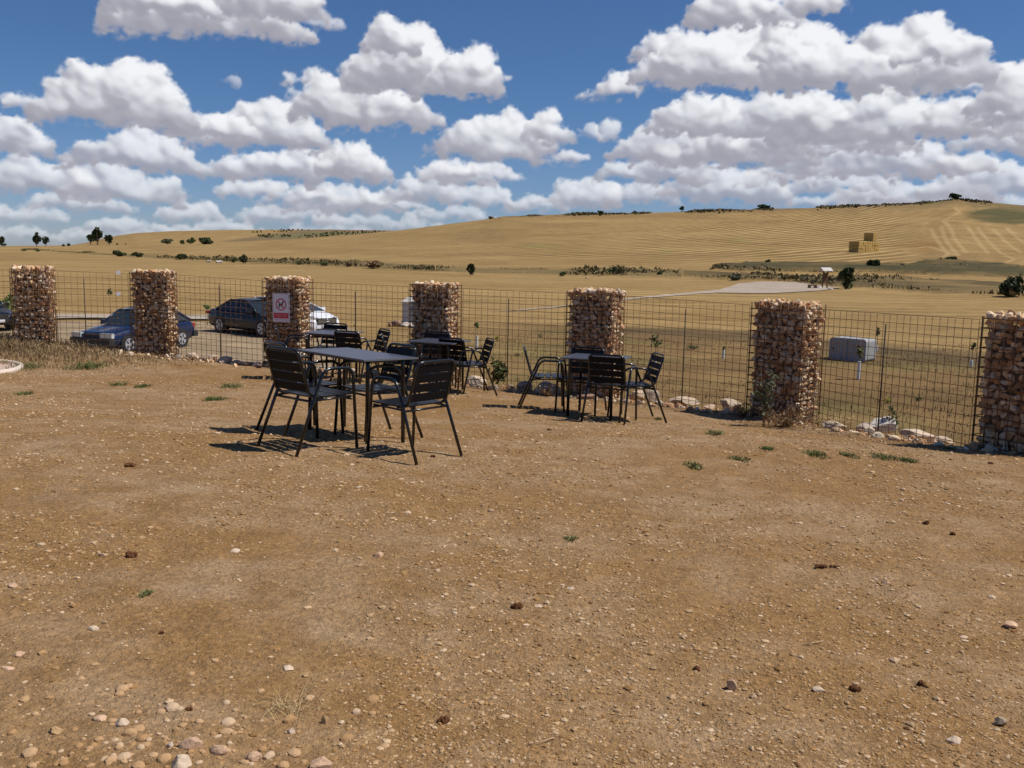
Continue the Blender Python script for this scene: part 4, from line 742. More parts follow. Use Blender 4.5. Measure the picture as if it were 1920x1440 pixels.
for k, (px, py, w, h, l) in enumerate(WP):
    p = on_ground(px, py); wm = w * p[1] / F / 2; hm = min(h * .8 * p[1] / F, .11); r = np.random.default_rng(k + 50); n = int(90 + w * 5); a_ = r.uniform(0, 6.283, n); q_ = r.random(n) ** .7
    q_ = q_ * (.55 + .9 * vn(a_ * 2.2 + k * 9, a_ * 0 + k)); xx = q_ * np.cos(a_) * wm; yy = q_ * np.sin(a_) * wm * 1.8; z0 = ground(xx + p[0], yy + p[1]) - p[2]
    o = blades('weed_patch', np.stack([xx, yy, z0 - .003], 1), r.uniform(.3, 1, n) * hm, np.full(n, .004), 'weed' if k % 3 else 'mid', l, 'weeds', lean=.9, seed=k + 70, kind=None)
    o.location = (p[0], p[1], p[2]); o['group'] = 'green weed patches on the dirt'
p = on_ground(530, 1332); r = np.random.default_rng(3); n = 160; xx = r.normal(0, .05, n); yy = r.normal(0, .05, n); o = blades('straw_tuft', np.stack([xx, yy, 0 * xx + .002], 1), r.uniform(.01, .035, n), np.full(n, .0012), 'straw', 'pale flattened tuft of dry straw in the lower left', 'straw', lean=2.2, seed=31, kind=None); o.location = p
# twigs
TWIG = mat('twig', (.45, .30, .18), .9)
for px, py, L_, l in ((1528, 1212, .10, 'thin curved twig on the dirt at lower right'), (1015, 1400, .09, 'thin dry twig near the bottom centre')):
    p = on_ground(px, py); o = MB().tube([(-L_ / 2, 0, .006), (0, .012, .012), (L_ / 2, .045, .008)], .0016, 6).build('twig', TWIG); o.location = p; tag(o, l, 'twig')
# ------------------------------------------------------------------ plants at the fence
def stalk_plant(px, py, h, w, label, name, cat, tone, n_st, n_lf, leafsz, flower=None, stemtone=(.30, .19, .10), spread=1.0):
    p = on_ground(px, py); z = float(gmacro(p[0], p[1])); r = np.random.default_rng(int(px)); root = empty(name, (p[0], p[1], z), label, cat)
    st = MB(); pts = []
    for k in range(n_st):
        a_ = r.uniform(0, 6.28); q_ = r.random() ** .6 * w / 2 * spread; hh = h * r.uniform(.35, 1.0) * (1 - .35 * q_ / (w / 2 + 1e-6)); m0 = Vector((q_ * .35 * math.cos(a_), q_ * .35 * math.sin(a_), hh * .5)); e_ = Vector((q_ * math.cos(a_), q_ * math.sin(a_), hh))
        st.tube([(0 + r.normal() * .02, r.normal() * .02, -.02), m0, e_], [.004, .003, .0015], 5)
        for j in range(5):
            b_ = m0.lerp(e_, r.uniform(-.4, 1)); c_ = b_ + Vector(r.normal(size=3) * .06 * h * 1.6); c_.z = abs(c_.z) ; st.tube([b_, c_], [.002, .001], 4); pts += [b_, c_]
    st.build('stem', mat('stem_' + name, stemtone, .9), root); pts = np.array([q[:] for q in pts]); C = pts[r.integers(0, len(pts), n_lf)] + r.normal(0, .018, (n_lf, 3)); C[:, 2] = np.abs(C[:, 2])
    V_, F_ = leaf_quads(r, C, leafsz); pal_ = np.array(GREENS[tone]); np_mesh('foliage', V_, F_, LEAF, fcol=pal_[r.integers(0, len(pal_), n_lf)], parent=root)
    if flower:
        fl_ = pts[r.integers(0, len(pts), 40)]; fl_ = fl_[fl_[:, 2] > h * .5]; V_, F_ = leaf_quads(r, fl_, .018); np_mesh('flowers', V_, F_, LEAF, fcol=np.tile(flower, (len(fl_), 1)), parent=root)
stalk_plant(933, 716, .55, .30, 'leafy green shrub against the mesh at the centre', 'fence_shrub', 'shrub', 'mid', 16, 520, .035, stemtone=(.14, .10, .05))
stalk_plant(1432, 800, .80, .45, 'grey green thistle growing against the pillar with brown weeds', 'thistle', 'plant', 'grey', 9, 260, .028, stemtone=(.28, .20, .10), spread=.6)
stalk_plant(1470, 800, .30, .75, 'brown dry weeds heaped at the foot of the thistle pillar', 'dry_weed', 'plant', 'dry', 60, 420, .016, stemtone=(.30, .17, .08))
stalk_plant(1392, 782, .22, .5, 'brown dry weed between the pale rock and the thistle pillar', 'dry_weed', 'plant', 'dry', 30, 200, .016, stemtone=(.30, .17, .08))
stalk_plant(1565, 800, .22, .7, 'straw coloured dry weeds over the long pale rock', 'straw_weed', 'plant', 'straw', 70, 260, .014, stemtone=(.44, .32, .15))
stalk_plant(1672, 806, .42, .22, 'thin green plant standing beside the whitest boulder', 'thin_plant', 'plant', 'mid', 5, 60, .022, stemtone=(.12, .13, .05), spread=.5)
stalk_plant(1025, 742, .20, .35, 'small brown weed behind the right table set', 'dry_weed', 'plant', 'dry', 26, 160, .016, stemtone=(.30, .17, .08))
stalk_plant(300, 668, .18, .5, 'dry weeds at the foot of the pillar of the blue car', 'dry_weed', 'plant', 'dry', 36, 180, .014, stemtone=(.34, .22, .11))
# saplings out beyond the fence
TUBE = mat('guard_white', (.62, .62, .58), .6)
def sapling(px, py, h, label, crown=(.35, .5), cz=.78, guard=.5, tone='mid', n=110, stem=(.20, .13, .08)):
    p = pix2ter(px, py, 17); r = np.random.default_rng(int(px) + 3); root = empty('sapling', p, label, 'sapling', 'young trees planted beyond the fence')
    MB().tube([(0, 0, -.03), (.01, .01, h * .5), (.0, .0, h * .96)], [.016, .012, .005], 6).build('trunk', mat('sapling_stem', stem, .9), root)
    C = crown_pts(r, n, crown[0], crown[0], crown[1], h * cz - crown[1] / 2, 6); V_, F_ = leaf_quads(r, C, .045); pal_ = np.array(GREENS[tone]); np_mesh('crown', V_, F_, LEAF, fcol=pal_[r.integers(0, len(pal_), n)], parent=root)
    if guard: MB().cyl((0, 0, guard / 2), .05, guard, n=14).build('tree_guard', TUBE, root)
sapling(208, 617, 1.75, 'thin sapling with a tiny crown rising left of the blue hatchback', (.28, .42), .92, 0, n=60)
sapling(389, 612, .98, 'round topped sapling behind the tail of the black saloon', (.42, .42), .88, 0, 'fresh', 140)
sapling(894, 652, 1.0, 'bright sapling with pale guard right of the kiosk pillar', (.26, .42), .82, .45, 'fresh', 120)
sapling(1228, 684, .98, 'spreading sapling left of the right mesh posts', (.70, .55), .80, .22, 'mid', 120)
sapling(1356, 672, .42, 'short white tree guard with a sprig left of the thistle pillar', (.12, .16), .9, .30, 'mid', 24)
sapling(1609, 712, 1.28, 'sapling with a white guard in front of the pale cabinet', (.34, .62), .72, .55, 'mid', 110)
sapling(1643, 660, .95, 'slim sapling right of the pale cabinet', (.22, .5), .8, .25, 'mid', 70)
sapling(1821, 687, .80, 'sapling with a short white guard left of the right edge pillar', (.26, .32), .9, .22, 'mid', 70)
sapling(10, 608, 1.5, 'leafy green young tree behind the leftmost pillar', (1.5, 1.25), .58, 0, 'fresh', 700)
# ------------------------------------------------------------------ table and chair sets
ALU = mat('black_frame', (.006, .007, .009), .25, .0, .5, coat=.15); SLAT = mat('black_slat', (.009, .010, .014), .36, 0, .45); BSLAT = mat('black_back_slat', (.008, .008, .010), .55, 0, .12); TOP = mat('table_grey', (.052, .060, .088), .35, .1, .5, var=.06, vscale=3); EDGE = mat('table_edge', (.16, .16, .17), .4, .3)
def arc(p0, c, p1, n=5): return [tuple(Vector(p0) * (1 - t) ** 2 + Vector(c) * 2 * t * (1 - t) + Vector(p1) * t * t) for t in np.linspace(0, 1, n)]
def make_chair(label):
    root = empty('armchair', (0, 0, 0), label, 'chair', 'black slatted metal armchairs')
    for s in (-1, 1):
        x = .262 * s; xt = .250 * s
        pts = [(x, .275, 0), (xt, .245, .54)] + arc((xt, .242, .58), (xt, .235, .655), (xt, .16, .658)) + [(xt, .06, .660)] + arc((xt, .015, .660), (xt, -.045, .655), (xt, -.07, .60)) + [(xt, -.145, .42), (x, -.315, 0)]
        MB().tube(pts, .0135, 9).build('side_frame', ALU, root)
    st = MB()
    for s in (-1, 1): st.tube([(.236 * s, -.145, .415), (.236 * s, .235, .425)], .009, 7)
    st.tube([(-.25, .225, .405), (.25, .225, .405)], .010, 7); st.tube([(-.25, -.13, .405), (.25, -.13, .405)], .010, 7); st.build('seat_rail', ALU, root)
    bf = MB(); w = .215
    L = lambda z: -.150 - (z - .43) * .30
    pts = [(-w, -.03, .432), (-w, -.11, .436), (-w, L(.48), .48), (-w, L(.74), .74)] + arc((-w, L(.76), .76), (-w, L(.815), .815), (-w + .075, L(.815), .815))[1:] + arc((w - .075, L(.815), .815), (w, L(.815), .815), (w, L(.76), .76)) + [(w, L(.74), .74), (w, L(.48), .48), (w, -.11, .436), (w, -.03, .432)]
    bf.tube(pts, .0125, 9); bf.build('back_frame', ALU, root)
    b = MB(); tilt = Matrix.Rotation(math.atan(.30), 3, 'X')
    for k in range(4): z = .515 + k * .081; b.box((0, L(z) + .002 , z), (.405, .012, .070), tilt)
    b.build('backrest', BSLAT, root)
    se = MB()
    for k in range(5): se.box((0, -.105 + k * .082, .440 + .004 * abs(k - 2) * .5), (.462, .068, .013), Matrix.Rotation(.03 * (k - 2), 3, 'X'))
    se.build('seat', SLAT, root); return root
def make_table(label, L_=1.1, W_=.68, h=.74):
    root = empty('table', (0, 0, 0), label, 'table', 'grey topped outdoor tables')
    MB().box((0, 0, h), (W_, L_, .010)).build('tabletop', TOP, root)
    e_ = MB()
    for s in (-1, 1): e_.box((s * (W_ / 2 + .002), 0, h - .001), (.004, L_ + .008, .014)); e_.box((0, s * (L_ / 2 + .002), h - .001), (W_, .004, .014))
    e_.build('edge_band', EDGE, root)
    u = MB(); 
    for s in (-1, 1): u.box((s * (W_ / 2 - .11), 0, h - .022), (.03, L_ - .26, .03)); u.box((0, s * (L_ / 2 - .13), h - .0225), (W_ - .25, .03, .029))
    u.build('under_frame', ALU, root)
    for a_ in (-1, 1):
        for b_ in (-1, 1):
            x = a_ * (W_ / 2 - .09); y = b_ * (L_ / 2 - .09); MB().tube([(x * .8, y * .86, h - .02)] + arc((x * .92, y * .95, h - .02), (x, y, h - .02), (x, y, h - .10)) + [(x * 1.02, y * 1.02, 0)], .018, 10).build('leg', ALU, root)
    return root
_first = {}
def put(kind, px_or_xy, ang, label, **kw):
    x, y = px_or_xy; z = float(ground(x, y)) + .002; nrm = (gnormal(x, y, .35) * .3 + Vector((0, 0, .7))).normalized()
    if kind == 'chair':
        if 'chair' not in _first:
            _first['chair'] = make_chair(label); o = _first['chair']; M = Matrix.Rotation(ang, 4, 'Z'); M = Vector((0, 0, 1)).rotation_difference(nrm).to_matrix().to_4x4() @ M; o.matrix_world = Matrix.Translation((x, y, z)) @ M
        else: o = dup(_first['chair'], (x, y, z), ang, label, normal=nrm)
    else:
        o = make_table(label, **kw); M = Matrix.Rotation(ang, 4, 'Z'); M = Vector((0, 0, 1)).rotation_difference(nrm).to_matrix().to_4x4() @ M; o.matrix_world = Matrix.Translation((x, y, z)) @ M
    return o
def face(dx, dy): return math.atan2(-dx, dy)      # local +Y turned to (dx, dy)
def rear(pa, pb, sgn=1):
    """two rear feet in the photograph -> chair centre and heading"""
    a = on_ground(*pa)[:2]; b = on_ground(*pb)[:2]; m_ = (a + b) / 2; l = (b - a) / np.linalg.norm(b - a); f_ = np.array([-l[1], l[0]]) * sgn; return tuple(m_ + f_ * .315), face(*f_)
SETS = []
cA, hA = rear((476, 836), (563, 860)); put('chair', cA, hA, 'chair nearest the left of the front table, its back towards the camera')
cB, hB = rear((471, 803), (541, 822)); put('chair', cB, hB, 'chair tucked behind the nearest left one at the front table')
cC, hC = rear((791, 873), (861, 859)); _c = put('chair', cC, hC, 'chair at the right end of the front table, nearest the camera'); _c.matrix_world = _c.matrix_world @ Matrix.Scale(.955, 4)
cD, hD = rear((803, 826), (722, 806)); put('chair', cD, hD, 'chair on the far right side of the front table, facing the camera')
def plane_pt(px, py, z): d = ray(px, py); k = (z - CAMZ) / d[2]; return np.array([d[0] * k, d[1] * k])
gA = float(gmacro(-1.4, 8.1)); zA = gA + .74; cs = [plane_pt(554, 654.5, zA), plane_pt(681, 678, zA), plane_pt(782, 670.5, zA), plane_pt(652, 650, zA)]
ctr = sum(cs) / 4; lng = (cs[0] - cs[1] + cs[3] - cs[2]) / 2; sh = (cs[2] - cs[1] + cs[3] - cs[0]) / 2; print('table A', ctr, np.linalg.norm(lng), np.linalg.norm(sh), lng @ sh / np.linalg.norm(lng) / np.linalg.norm(sh))
print('chairs', cA, cB, cC, cD, [math.degrees(h) for h in (hA, hB, hC, hD)])
put('table', ctr, face(*lng), 'long grey topped table of the front set, nearest the camera', L_=float(np.linalg.norm(lng)), W_=float(np.linalg.norm(sh)))
def at_px(px, D): d = ray(px, 600); return np.array([d[0] / d[1] * D, D])
def edge_on(px, py, label, turn=0.0):
    a = on_ground(px, py)[:2]; v = a / np.linalg.norm(a); f_ = np.array([v[1], -v[0]]); f_ = np.array([f_[0] * math.cos(turn) - f_[1] * math.sin(turn), f_[0] * math.sin(turn) + f_[1] * math.cos(turn)]); put('chair', tuple(a + f_ * .315), face(*f_), label)
def two(pa, pb, sgn, label): c_, h_ = rear(pa, pb, sgn); put('chair', c_, h_, label)
AX = math.atan2(-.17, .48)
put('table', (1.05, 11.62), AX, 'small square table of the right hand set', L_=.72, W_=.72)
edge_on(972, 764, 'leftmost chair of the right hand set, side on facing right')
two((1091, 790), (1169, 797), 1, 'near chair of the right hand set, its back to the camera')
two((1227, 787), (1246, 795), -1, 'rightmost chair of all, facing left')
put('chair', (.90, 11.98), AX + math.pi, 'far chair of the right hand set, behind its table')
put('table', (-1.10, 13.85), AX, 'square table of the middle rear set, behind the front one', L_=.72, W_=.72)
edge_on(708, 733, 'left chair of the middle rear set, seen edge on')
two((811, 733), (870, 739), 1, 'near chair of the middle rear set, its back to the camera')
two((915, 736), (932, 743), -1, 'right chair of the middle rear set, beside the green shrub')
put('chair', (-1.28, 14.35), AX + math.pi, 'far chair of the middle rear set, against the kiosk pillar')
put('table', (-2.86, 14.75), AX, 'square table of the left rear set, before the sign pillar', L_=.72, W_=.72)
edge_on(510, 709, 'left chair of the left rear set, edge on before the sign pillar')
two((618, 719), (674, 725), 1, 'near chair of the left rear set, its back to the camera')
two((719, 711), (734, 716), -1, 'right chair of the left rear set, arms showing over the front table')
put('chair', (-3.05, 15.3), AX + math.pi, 'far chair of the left rear set, nearest the mesh')
# ------------------------------------------------------------------ cars
GLASS = mat('car_glass', (.02, .028, .034), .08, 0, .45); TYRE = mat('tyre', (.02, .02, .022), .85); RIM = mat('rim_metal', (.48, .49, .51), .35, .6); TRIM = mat('black_trim', (.02, .021, .024), .6); LAMP = mat('headlamp', (.62, .66, .70), .12, .3, .8); REDL = mat('tail_lamp', (.35, .02, .02), .2); CHROME = mat('chrome', (.7, .71, .73), .15, .9); PLATE = mat('plate', (.7, .7, .68), .5)
def car(label, near_px, wb_dir, paint, spec, cat='car', name='parked_car', centre=None):
    """local +Y is the nose. spec: length, width, height, hood, belt, screen base y, roof front y, roof rear y, tail y, tail height ..."""
    L_, W_, H_ = spec['L'], spec['W'], spec['H']; root = empty(name, (centre[0], centre[1], float(tz(centre[0], centre[1])) + .08), label, cat, 'cars parked beyond the fence', rz=face(*wb_dir))
    P_ = mat('paint_' + spec['key'], paint, .30, spec.get('metal', .35), .5, coat=spec.get('coat', .4))
    hy = L_ / 2; st = spec['st']      # list of (y, ztop, zbot, halfwidth) nose to tail
    yy_ = np.linspace(hy, -hy, 46); S_ = np.array(st); S_ = S_[np.argsort(S_[:, 0])]; rings = []
    for y in yy_:
        zt, zb, w = [float(np.interp(y, S_[:, 0], S_[:, k])) for k in (1, 2, 3)]
        m_ = zb + (zt - zb) * .55; sec = [(0, zt + .012), (w * .5, zt + .008), (w * .80, zt - .015), (w * .93, zt - .06), (w * .985, m_ + .06), (w, m_ - .02), (w * .99, zb + .16), (w * .955, zb + .05), (w * .88, zb), (0, zb)]
        rings.append([(x, y, z) for x, z in sec] + [(-x, y, z) for x, z in sec[-2:0:-1]])
    n_ = len(rings[0]); v_ = [p for r_ in rings for p in r_]; f_ = [(i * n_ + j, i * n_ + (j + 1) % n_, (i + 1) * n_ + (j + 1) % n_, (i + 1) * n_ + j) for i in range(len(rings) - 1) for j in range(n_)]
    f_ += [tuple(range(n_ - 1, -1, -1)), tuple((len(rings) - 1) * n_ + j for j in range(n_))]
    b = MB().add(v_, [tuple(reversed(q)) for q in f_], smooth=True)
    # cabin: glass volume, then body coloured roof and pillars over it
    cb = spec['cabin']    # (y, z, halfwidth) : screen base, roof front, roof rear, rear base
    (a0, a1, a2, a3) = cb; wr = a1[2]
    gl = lambda p, s, k=1.0: Vector((s * p[2] * k, p[0], p[1]))
    roofm = ((a1[0] + a2[0]) / 2, H_, wr)
    roof = []
    prof_ = [a1, (a1[0] - .25, a1[1] + .035, wr + .01), roofm, (a2[0] + .25, a2[1] + .03, wr), a2]
    for p in prof_:
        for s, dz in ((-1, -.035), (-.9, -.004), (-.5, .012), (0, .016), (.5, .012), (.9, -.004), (1, -.035)): roof.append((s * p[2], p[0], p[1] + dz))
    b.add(roof, [(i * 7 + j, i * 7 + j + 1, (i + 1) * 7 + j + 1, (i + 1) * 7 + j) for i in range(4) for j in range(6)], smooth=True)
    for s in (-1, 1):
        b.tube([gl(a0, s, .985), gl(a1, s) + Vector((0, 0, -.02))], .034, 6); b.tube([gl(a1, s) + Vector((0, 0, -.02)), gl(roofm, s) + Vector((0, 0, -.03)), gl(a2, s) + Vector((0, 0, -.02))], .028, 6); b.tube([gl(a2, s) + Vector((0, 0, -.02)), gl(a3, s, .98)], .05, 6)
        bp = (spec['bpil'], a0[1], a0[2]); bt = (spec['bpil'] - .04, H_ - .03, wr); b.tube([gl(bp, s, 1.0), gl(bt, s)], .03, 6)
    b.build('body', P_, root)
    def quadg(nm, pts, m_=GLASS):
        MB().add(pts, [tuple(range(len(pts)))]).build(nm, m_, root)
    e = Vector((0, 0, -.03))
    quadg('windscreen', [gl(a0, -1, .97), gl(a0, 1, .97), gl(a1, 1, .97) + e, gl(a1, -1, .97) + e]); quadg('rear_window', [gl(a3, 1, .95), gl(a3, -1, .95), gl(a2, -1, .97) + e, gl(a2, 1, .97) + e])
    for s in (-1, 1):
        q0 = (spec['bpil'], a0[1], a0[2]); q1 = (spec['bpil'], H_, wr)
        quadg('side_window', [gl(a0, s), gl(q0, s), gl(q1, s) + e, gl(a1, s) + e]); quadg('side_window', [gl(q0, s), gl(a3, s, .995), gl(a2, s) + e, gl(q1, s) + e])
    # wheels
    rw = spec['rw']
    for y in spec['wy']:
        for s in (-1, 1):
            xo = s * (W_ / 2 - .085)
            MB().cyl((s * (W_ / 2 - .11), y, rw + .015), rw + .055, .235, 'X', 30).build('wheel_arch', TRIM, root)
            w_ = MB().cyl((xo, y, rw), rw, .20, 'X', 30).build('wheel', TYRE, root); MB().cyl((xo + s * .088, y, rw), rw * .70, .04, 'X', 30).build('rim', RIM if not spec.get('disc') else mat('wheel_cover', (.42, .43, .45), .4, .3), w_)
            sp_ = MB()
            for k in range(5): a_ = 6.283 * (k + .5) / 5; sp_.box((xo + s * .112, y + rw * .42 * math.cos(a_), rw + rw * .42 * math.sin(a_)), (.008, rw * .16, rw * .38), Matrix.Rotation(a_ + math.pi / 2 , 3, 'X') if False else Matrix.Rotation(a_ - math.pi / 2, 3, 'X'))
            sp_.build('rim_opening', TRIM, w_)
    # lights, grille, bumpers
    yn = hy; wl = W_ / 2
    for s in (-1, 1):
        hl = spec['hl']; MB().box((s * (wl - hl[0] / 2 - hl[3]), yn - hl[4], hl[2]), (hl[0], hl[5], hl[1]), Matrix.Rotation(-s * hl[6], 3, 'Z')).build('headlight', LAMP, root)
        MB().box((s * (wl - .20), -hy + .05, spec['tz']), (.22, .12, .12)).build('tail_light', REDL, root)
        mr_ = MB(); mr_.box((s * (a0[2] + .13), a0[0] - .28, a0[1] + .07), (.20, .10, .12)); mr_.build('mirror', P_, root)
        MB().box((s * (wl - .002), spec['bpil'] + .30, a0[1] - .14), (.02, .16, .025)).build('door_handle', TRIM if spec.get('disc') else P_, root)
        MB().box((s * (wl - .004), 0, spec['strip']), (.016, L_ * .56, .05)).build('side_moulding', TRIM if spec.get('disc') else P_, root)
        dl = MB()
        for yl in (spec['bpil'], a0[0] - .15, spec['bpil'] - .85): dl.box((s * (wl - .001), yl, (a0[1] + .25) / 2), (.010, .008, a0[1] - .36))
        dl.build('door_gap', TRIM, root)
    MB().box((0, yn - .02, spec['grz']), (spec['grw'], .09, spec['grh'])).build('grille', TRIM, root)
    MB().box((0, yn + .015, spec['plz']), (.50, .05, .11)).build('number_plate', PLATE, root); MB().box((0, -hy - .01, spec['plz'] + .1), (.50, .04, .11)).build('number_plate', PLATE, root)
    if spec.get('bumper'):
        for s in (1, -1): MB().box((0, s * (hy - .03), .42), (W_ * .97, .22, .20)).build('bumper', TRIM, root)
    return root
blue = dict(key='blue', L=4.05, W=1.66, H=1.38, st=[(2.02, .60, .26, .70), (1.9, .68, .22, .78), (1.2, .80, .20, .83), (.75, .86, .20, .83), (-.6, .88, .20, .83), (-1.5, .90, .22, .82), (-1.9, .88, .26, .78), (-2.02, .80, .32, .72)],
            cabin=((.85, .86, .74), (.18, 1.32, .58), (-1.05, 1.34, .57), (-1.85, .90, .70)), bpil=-.25, rw=.285, wy=(1.27, -1.23), hl=(.42, .15, .60, .02, .05, .14, .10), tz=.72, strip=.50, grw=.62, grh=.10, grz=.60, plz=.42, disc=True, bumper=True)
black = dict(key='black', L=4.68, W=1.80, H=1.43, st=[(2.34, .58, .26, .68), (2.15, .70, .22, .82), (1.4, .84, .20, .90), (.95, .90, .20, .90), (-.8, .93, .20, .90), (-1.6, .97, .22, .88), (-2.2, .96, .26, .80), (-2.34, .84, .34, .72)],
             cabin=((1.02, .90, .80), (.22, 1.37, .62), (-.85, 1.39, .61), (-1.75, .96, .74)), bpil=-.28, rw=.325, wy=(1.40, -1.30), hl=(.40, .14, .66, .03, .08, .18, .35), tz=.80, strip=.36, grw=.80, grh=.32, grz=.50, plz=.40, metal=.0, coat=.15)
white = dict(key='white', L=4.36, W=1.79, H=1.56, st=[(2.18, .66, .24, .66), (2.05, .80, .20, .80), (1.5, .96, .20, .88), (1.05, 1.04, .20, .89), (-.8, 1.05, .20, .89), (-1.7, 1.06, .24, .87), (-2.18, .95, .34, .76)],
             cabin=((1.18, 1.03, .80), (-.12, 1.46, .64), (-1.45, 1.50, .62), (-2.05, 1.06, .74)), bpil=-.60, rw=.32, wy=(1.34, -1.36), hl=(.36, .13, .76, .16, .13, .10, .50), tz=.90, strip=.36, grw=1.0, grh=.22, grz=.68, plz=.47, metal=.0)
pb = pix2ter(294, 660, 20); car('old blue hatchback parked half behind a stone pillar', None, (-.35, -.94), (.008, .020, .065), blue, centre=(pb[0] - .75, pb[1] + .28))
pk = pix2ter(449, 631, 20); car('black saloon seen from its side between two pillars', None, (.80, -.60), (.008, .009, .012), black, centre=(pk[0] + .54, pk[1] + .72))
pw = pix2ter(613, 636, 20); wc = car('white car with a star badge on its grille, nose showing right of the sign pillar', None, (.80, -.60), (.74, .75, .78), white, centre=(pw[0] - 1.74, pw[1] + 1.31))
sb = MB()
for k in range(3): sb.box((0, 2.165 + .04, .625 + k * .055), (.96, .03, .022))
sb.build('grille_bar', CHROME, wc)
em = MB(); em.tube([(.085 * math.cos(a_), 2.24, .685 + .085 * math.sin(a_)) for a_ in np.linspace(0, 6.283, 28, endpoint=False)], .011, 6, closed=True)
for k in range(3): a_ = math.pi / 2 + k * 2.0944; em.tube([(0, 2.24, .685), (.085 * math.cos(a_), 2.24, .685 + .085 * math.sin(a_))], [.018, .006], 6)
em.build('star_badge', CHROME, wc); MB().box((0, 2.16, .33), (1.1, .06, .12)).build('lower_intake', TRIM, wc)
px_ = pix2ter(-12, 622, 20); car('dark car cut by the left edge of the photo', None, (.75, -.66), (.012, .012, .014), black, centre=(px_[0] - 1.2, px_[1] + .9))
# ------------------------------------------------------------------ kiosk, cabinet, board, bales
WALLP = mat('kiosk_plaster', (.58, .54, .50), .85, var=.08, vscale=3)
p = pix2ter(775, 611, 20); r = empty('meter_kiosk', p, 'small pale kiosk with a hipped cap half hidden by a pillar', 'kiosk', rz=-.35)
b = MB().box((0, 0, .42), (.80, .80, 1.5)); b.build('cabinet_body', WALLP, r)
c_ = MB(); c_.add([(-.46, -.46, 1.17), (.46, -.46, 1.17), (.46, .46, 1.17), (-.46, .46, 1.17), (-.18, -.18, 1.42), (.18, -.18, 1.42), (.18, .18, 1.42), (-.18, .18, 1.42), (-.46, -.46, 1.12), (.46, -.46, 1.12), (.46, .46, 1.12), (-.46, .46, 1.12)], [(0, 1, 5, 4), (1, 2, 6, 5), (2, 3, 7, 6), (3, 0, 4, 7), (4, 5, 6, 7), (8, 9, 1, 0), (9, 10, 2, 1), (10, 11, 3, 2), (11, 8, 0, 3), (11, 10, 9, 8)]); c_.build('roof_cap', WALLP, r)
MB().box((.15, -.405, .55), (.30, .02, .8)).build('door', mat('kiosk_door', (.42, .40, .38), .6), r)
for k, (dx, dy, s, c0, l) in enumerate(((-.75, -.55, .32, (.30, .19, .13), 'brown rock at the left foot of the kiosk'), (-.30, -.75, .26, (.55, .46, .38), 'pale rock in front of the kiosk'), (-.5, -.35, .24, (.6, .5, .42), 'pale rock leaning on the left side of the kiosk'), (-.02, -.85, .20, (.6, .5, .42), 'small pale rock in front of the kiosk, beside the pillar'), (-1.05, -.75, .18, (.28, .17, .11), 'small brown rock farthest left of the kiosk'))):
    v_ = rock_v(np.random.default_rng(k + 33), s, s * .8, s * .6, I2v, 9, .05); o = np_mesh('kiosk_rock', v_, I2f, LIME, fcol=np.tile(c0, (len(I2f), 1))); o.location = (p[0] + dx, p[1] + dy, p[2] + s * .3); tag(o, l, 'rock', 'rocks round the kiosk')
CAB = mat('cabinet_grey', (.30, .295, .30), .7, var=.06, vscale=4)
p = pix2ter(1597, 675, 20); r = empty('utility_cabinet', p, 'long pale grey cabinet with rounded ends beyond the right mesh panel', 'cabinet', rz=-.75)
s_ = p[1] / F; Wc = 70 * s_; Hc = 42 * s_
prof2 = []
for cx_, cz_, a0_ in ((Wc / 2 - .12, .12, -90), (Wc / 2 - .12, Hc - .12, 0), (-Wc / 2 + .12, Hc - .12, 90), (-Wc / 2 + .12, .12, 180)):
    for k in range(6): a_ = R(a0_ + 18 * k); prof2.append((cx_ + .12 * math.cos(a_), cz_ + .12 * math.sin(a_)))
m_ = MB(); n_ = len(prof2); m_.add([(x, -.45, z) for x, z in prof2] + [(x, .45, z) for x, z in prof2], [tuple(range(n_)), tuple(range(2 * n_ - 1, n_ - 1, -1))] + [(j, j + n_, (j + 1) % n_ + n_, (j + 1) % n_) for j in range(n_)]); m_.build('cabinet_shell', CAB, r)
MB().cyl((-Wc / 2 + .14, -.455, Hc * .5), .045, .02, 'Y', 16).build('lock', TRIM, r); MB().cyl((Wc / 2 - .14, -.455, Hc * .5), .045, .02, 'Y', 16).build('lock', TRIM, r)
MB().box((0, -.448, Hc * .5), (.012, .01, Hc * .9)).build('panel_gap', TRIM, r)
WOOD = mat('board_wood', (.16, .085, .045), .85, var=.3, vscale=12); p = pix2ter(1546, 541); s_ = p[1] / F
r = empty('information_board', p, 'wooden information board under a little pale gabled roof by the track', 'information board', rz=.35)
for s in (-1, 1): MB().box((s * .36, 0, 18 * s_), (.13, .13, 36 * s_)).build('post', WOOD, r)
MB().box((0, 0, 20 * s_), (.60, .06, 18 * s_)).build('panel', WOOD, r)
rf = MB(); hr = 33 * s_; rf.add([(-.78, -.55, hr), (.78, -.55, hr), (.78, 0, hr + .42), (-.78, 0, hr + .42), (-.78, .55, hr), (.78, .55, hr), (-.78, -.55, hr - .06), (.78, -.55, hr - .06), (.78, 0, hr + .36), (-.78, 0, hr + .36), (-.78, .55, hr - .06), (.78, .55, hr - .06)], [(0, 1, 2, 3), (3, 2, 5, 4), (6, 9, 8, 7), (9, 10, 11, 8), (0, 6, 7, 1), (4, 5, 11, 10), (0, 3, 9, 6), (3, 4, 10, 9), (1, 7, 8, 2), (2, 8, 11, 5)]); rf.build('roof', mat('board_roof', (.50, .47, .45), .8, var=.1, vscale=6), r)
p = pix2ter(1523, 541); r = empty('stone_bench', p, 'small low brown block on the track beside the information board', 'bench', rz=.2)
MB().box((0, 0, .42), (1.1, .5, .16)).build('seat', WOOD, r)
for s in (-1, 1): MB().box((s * .42, 0, .15), (.2, .42, .38)).build('leg', WOOD, r)
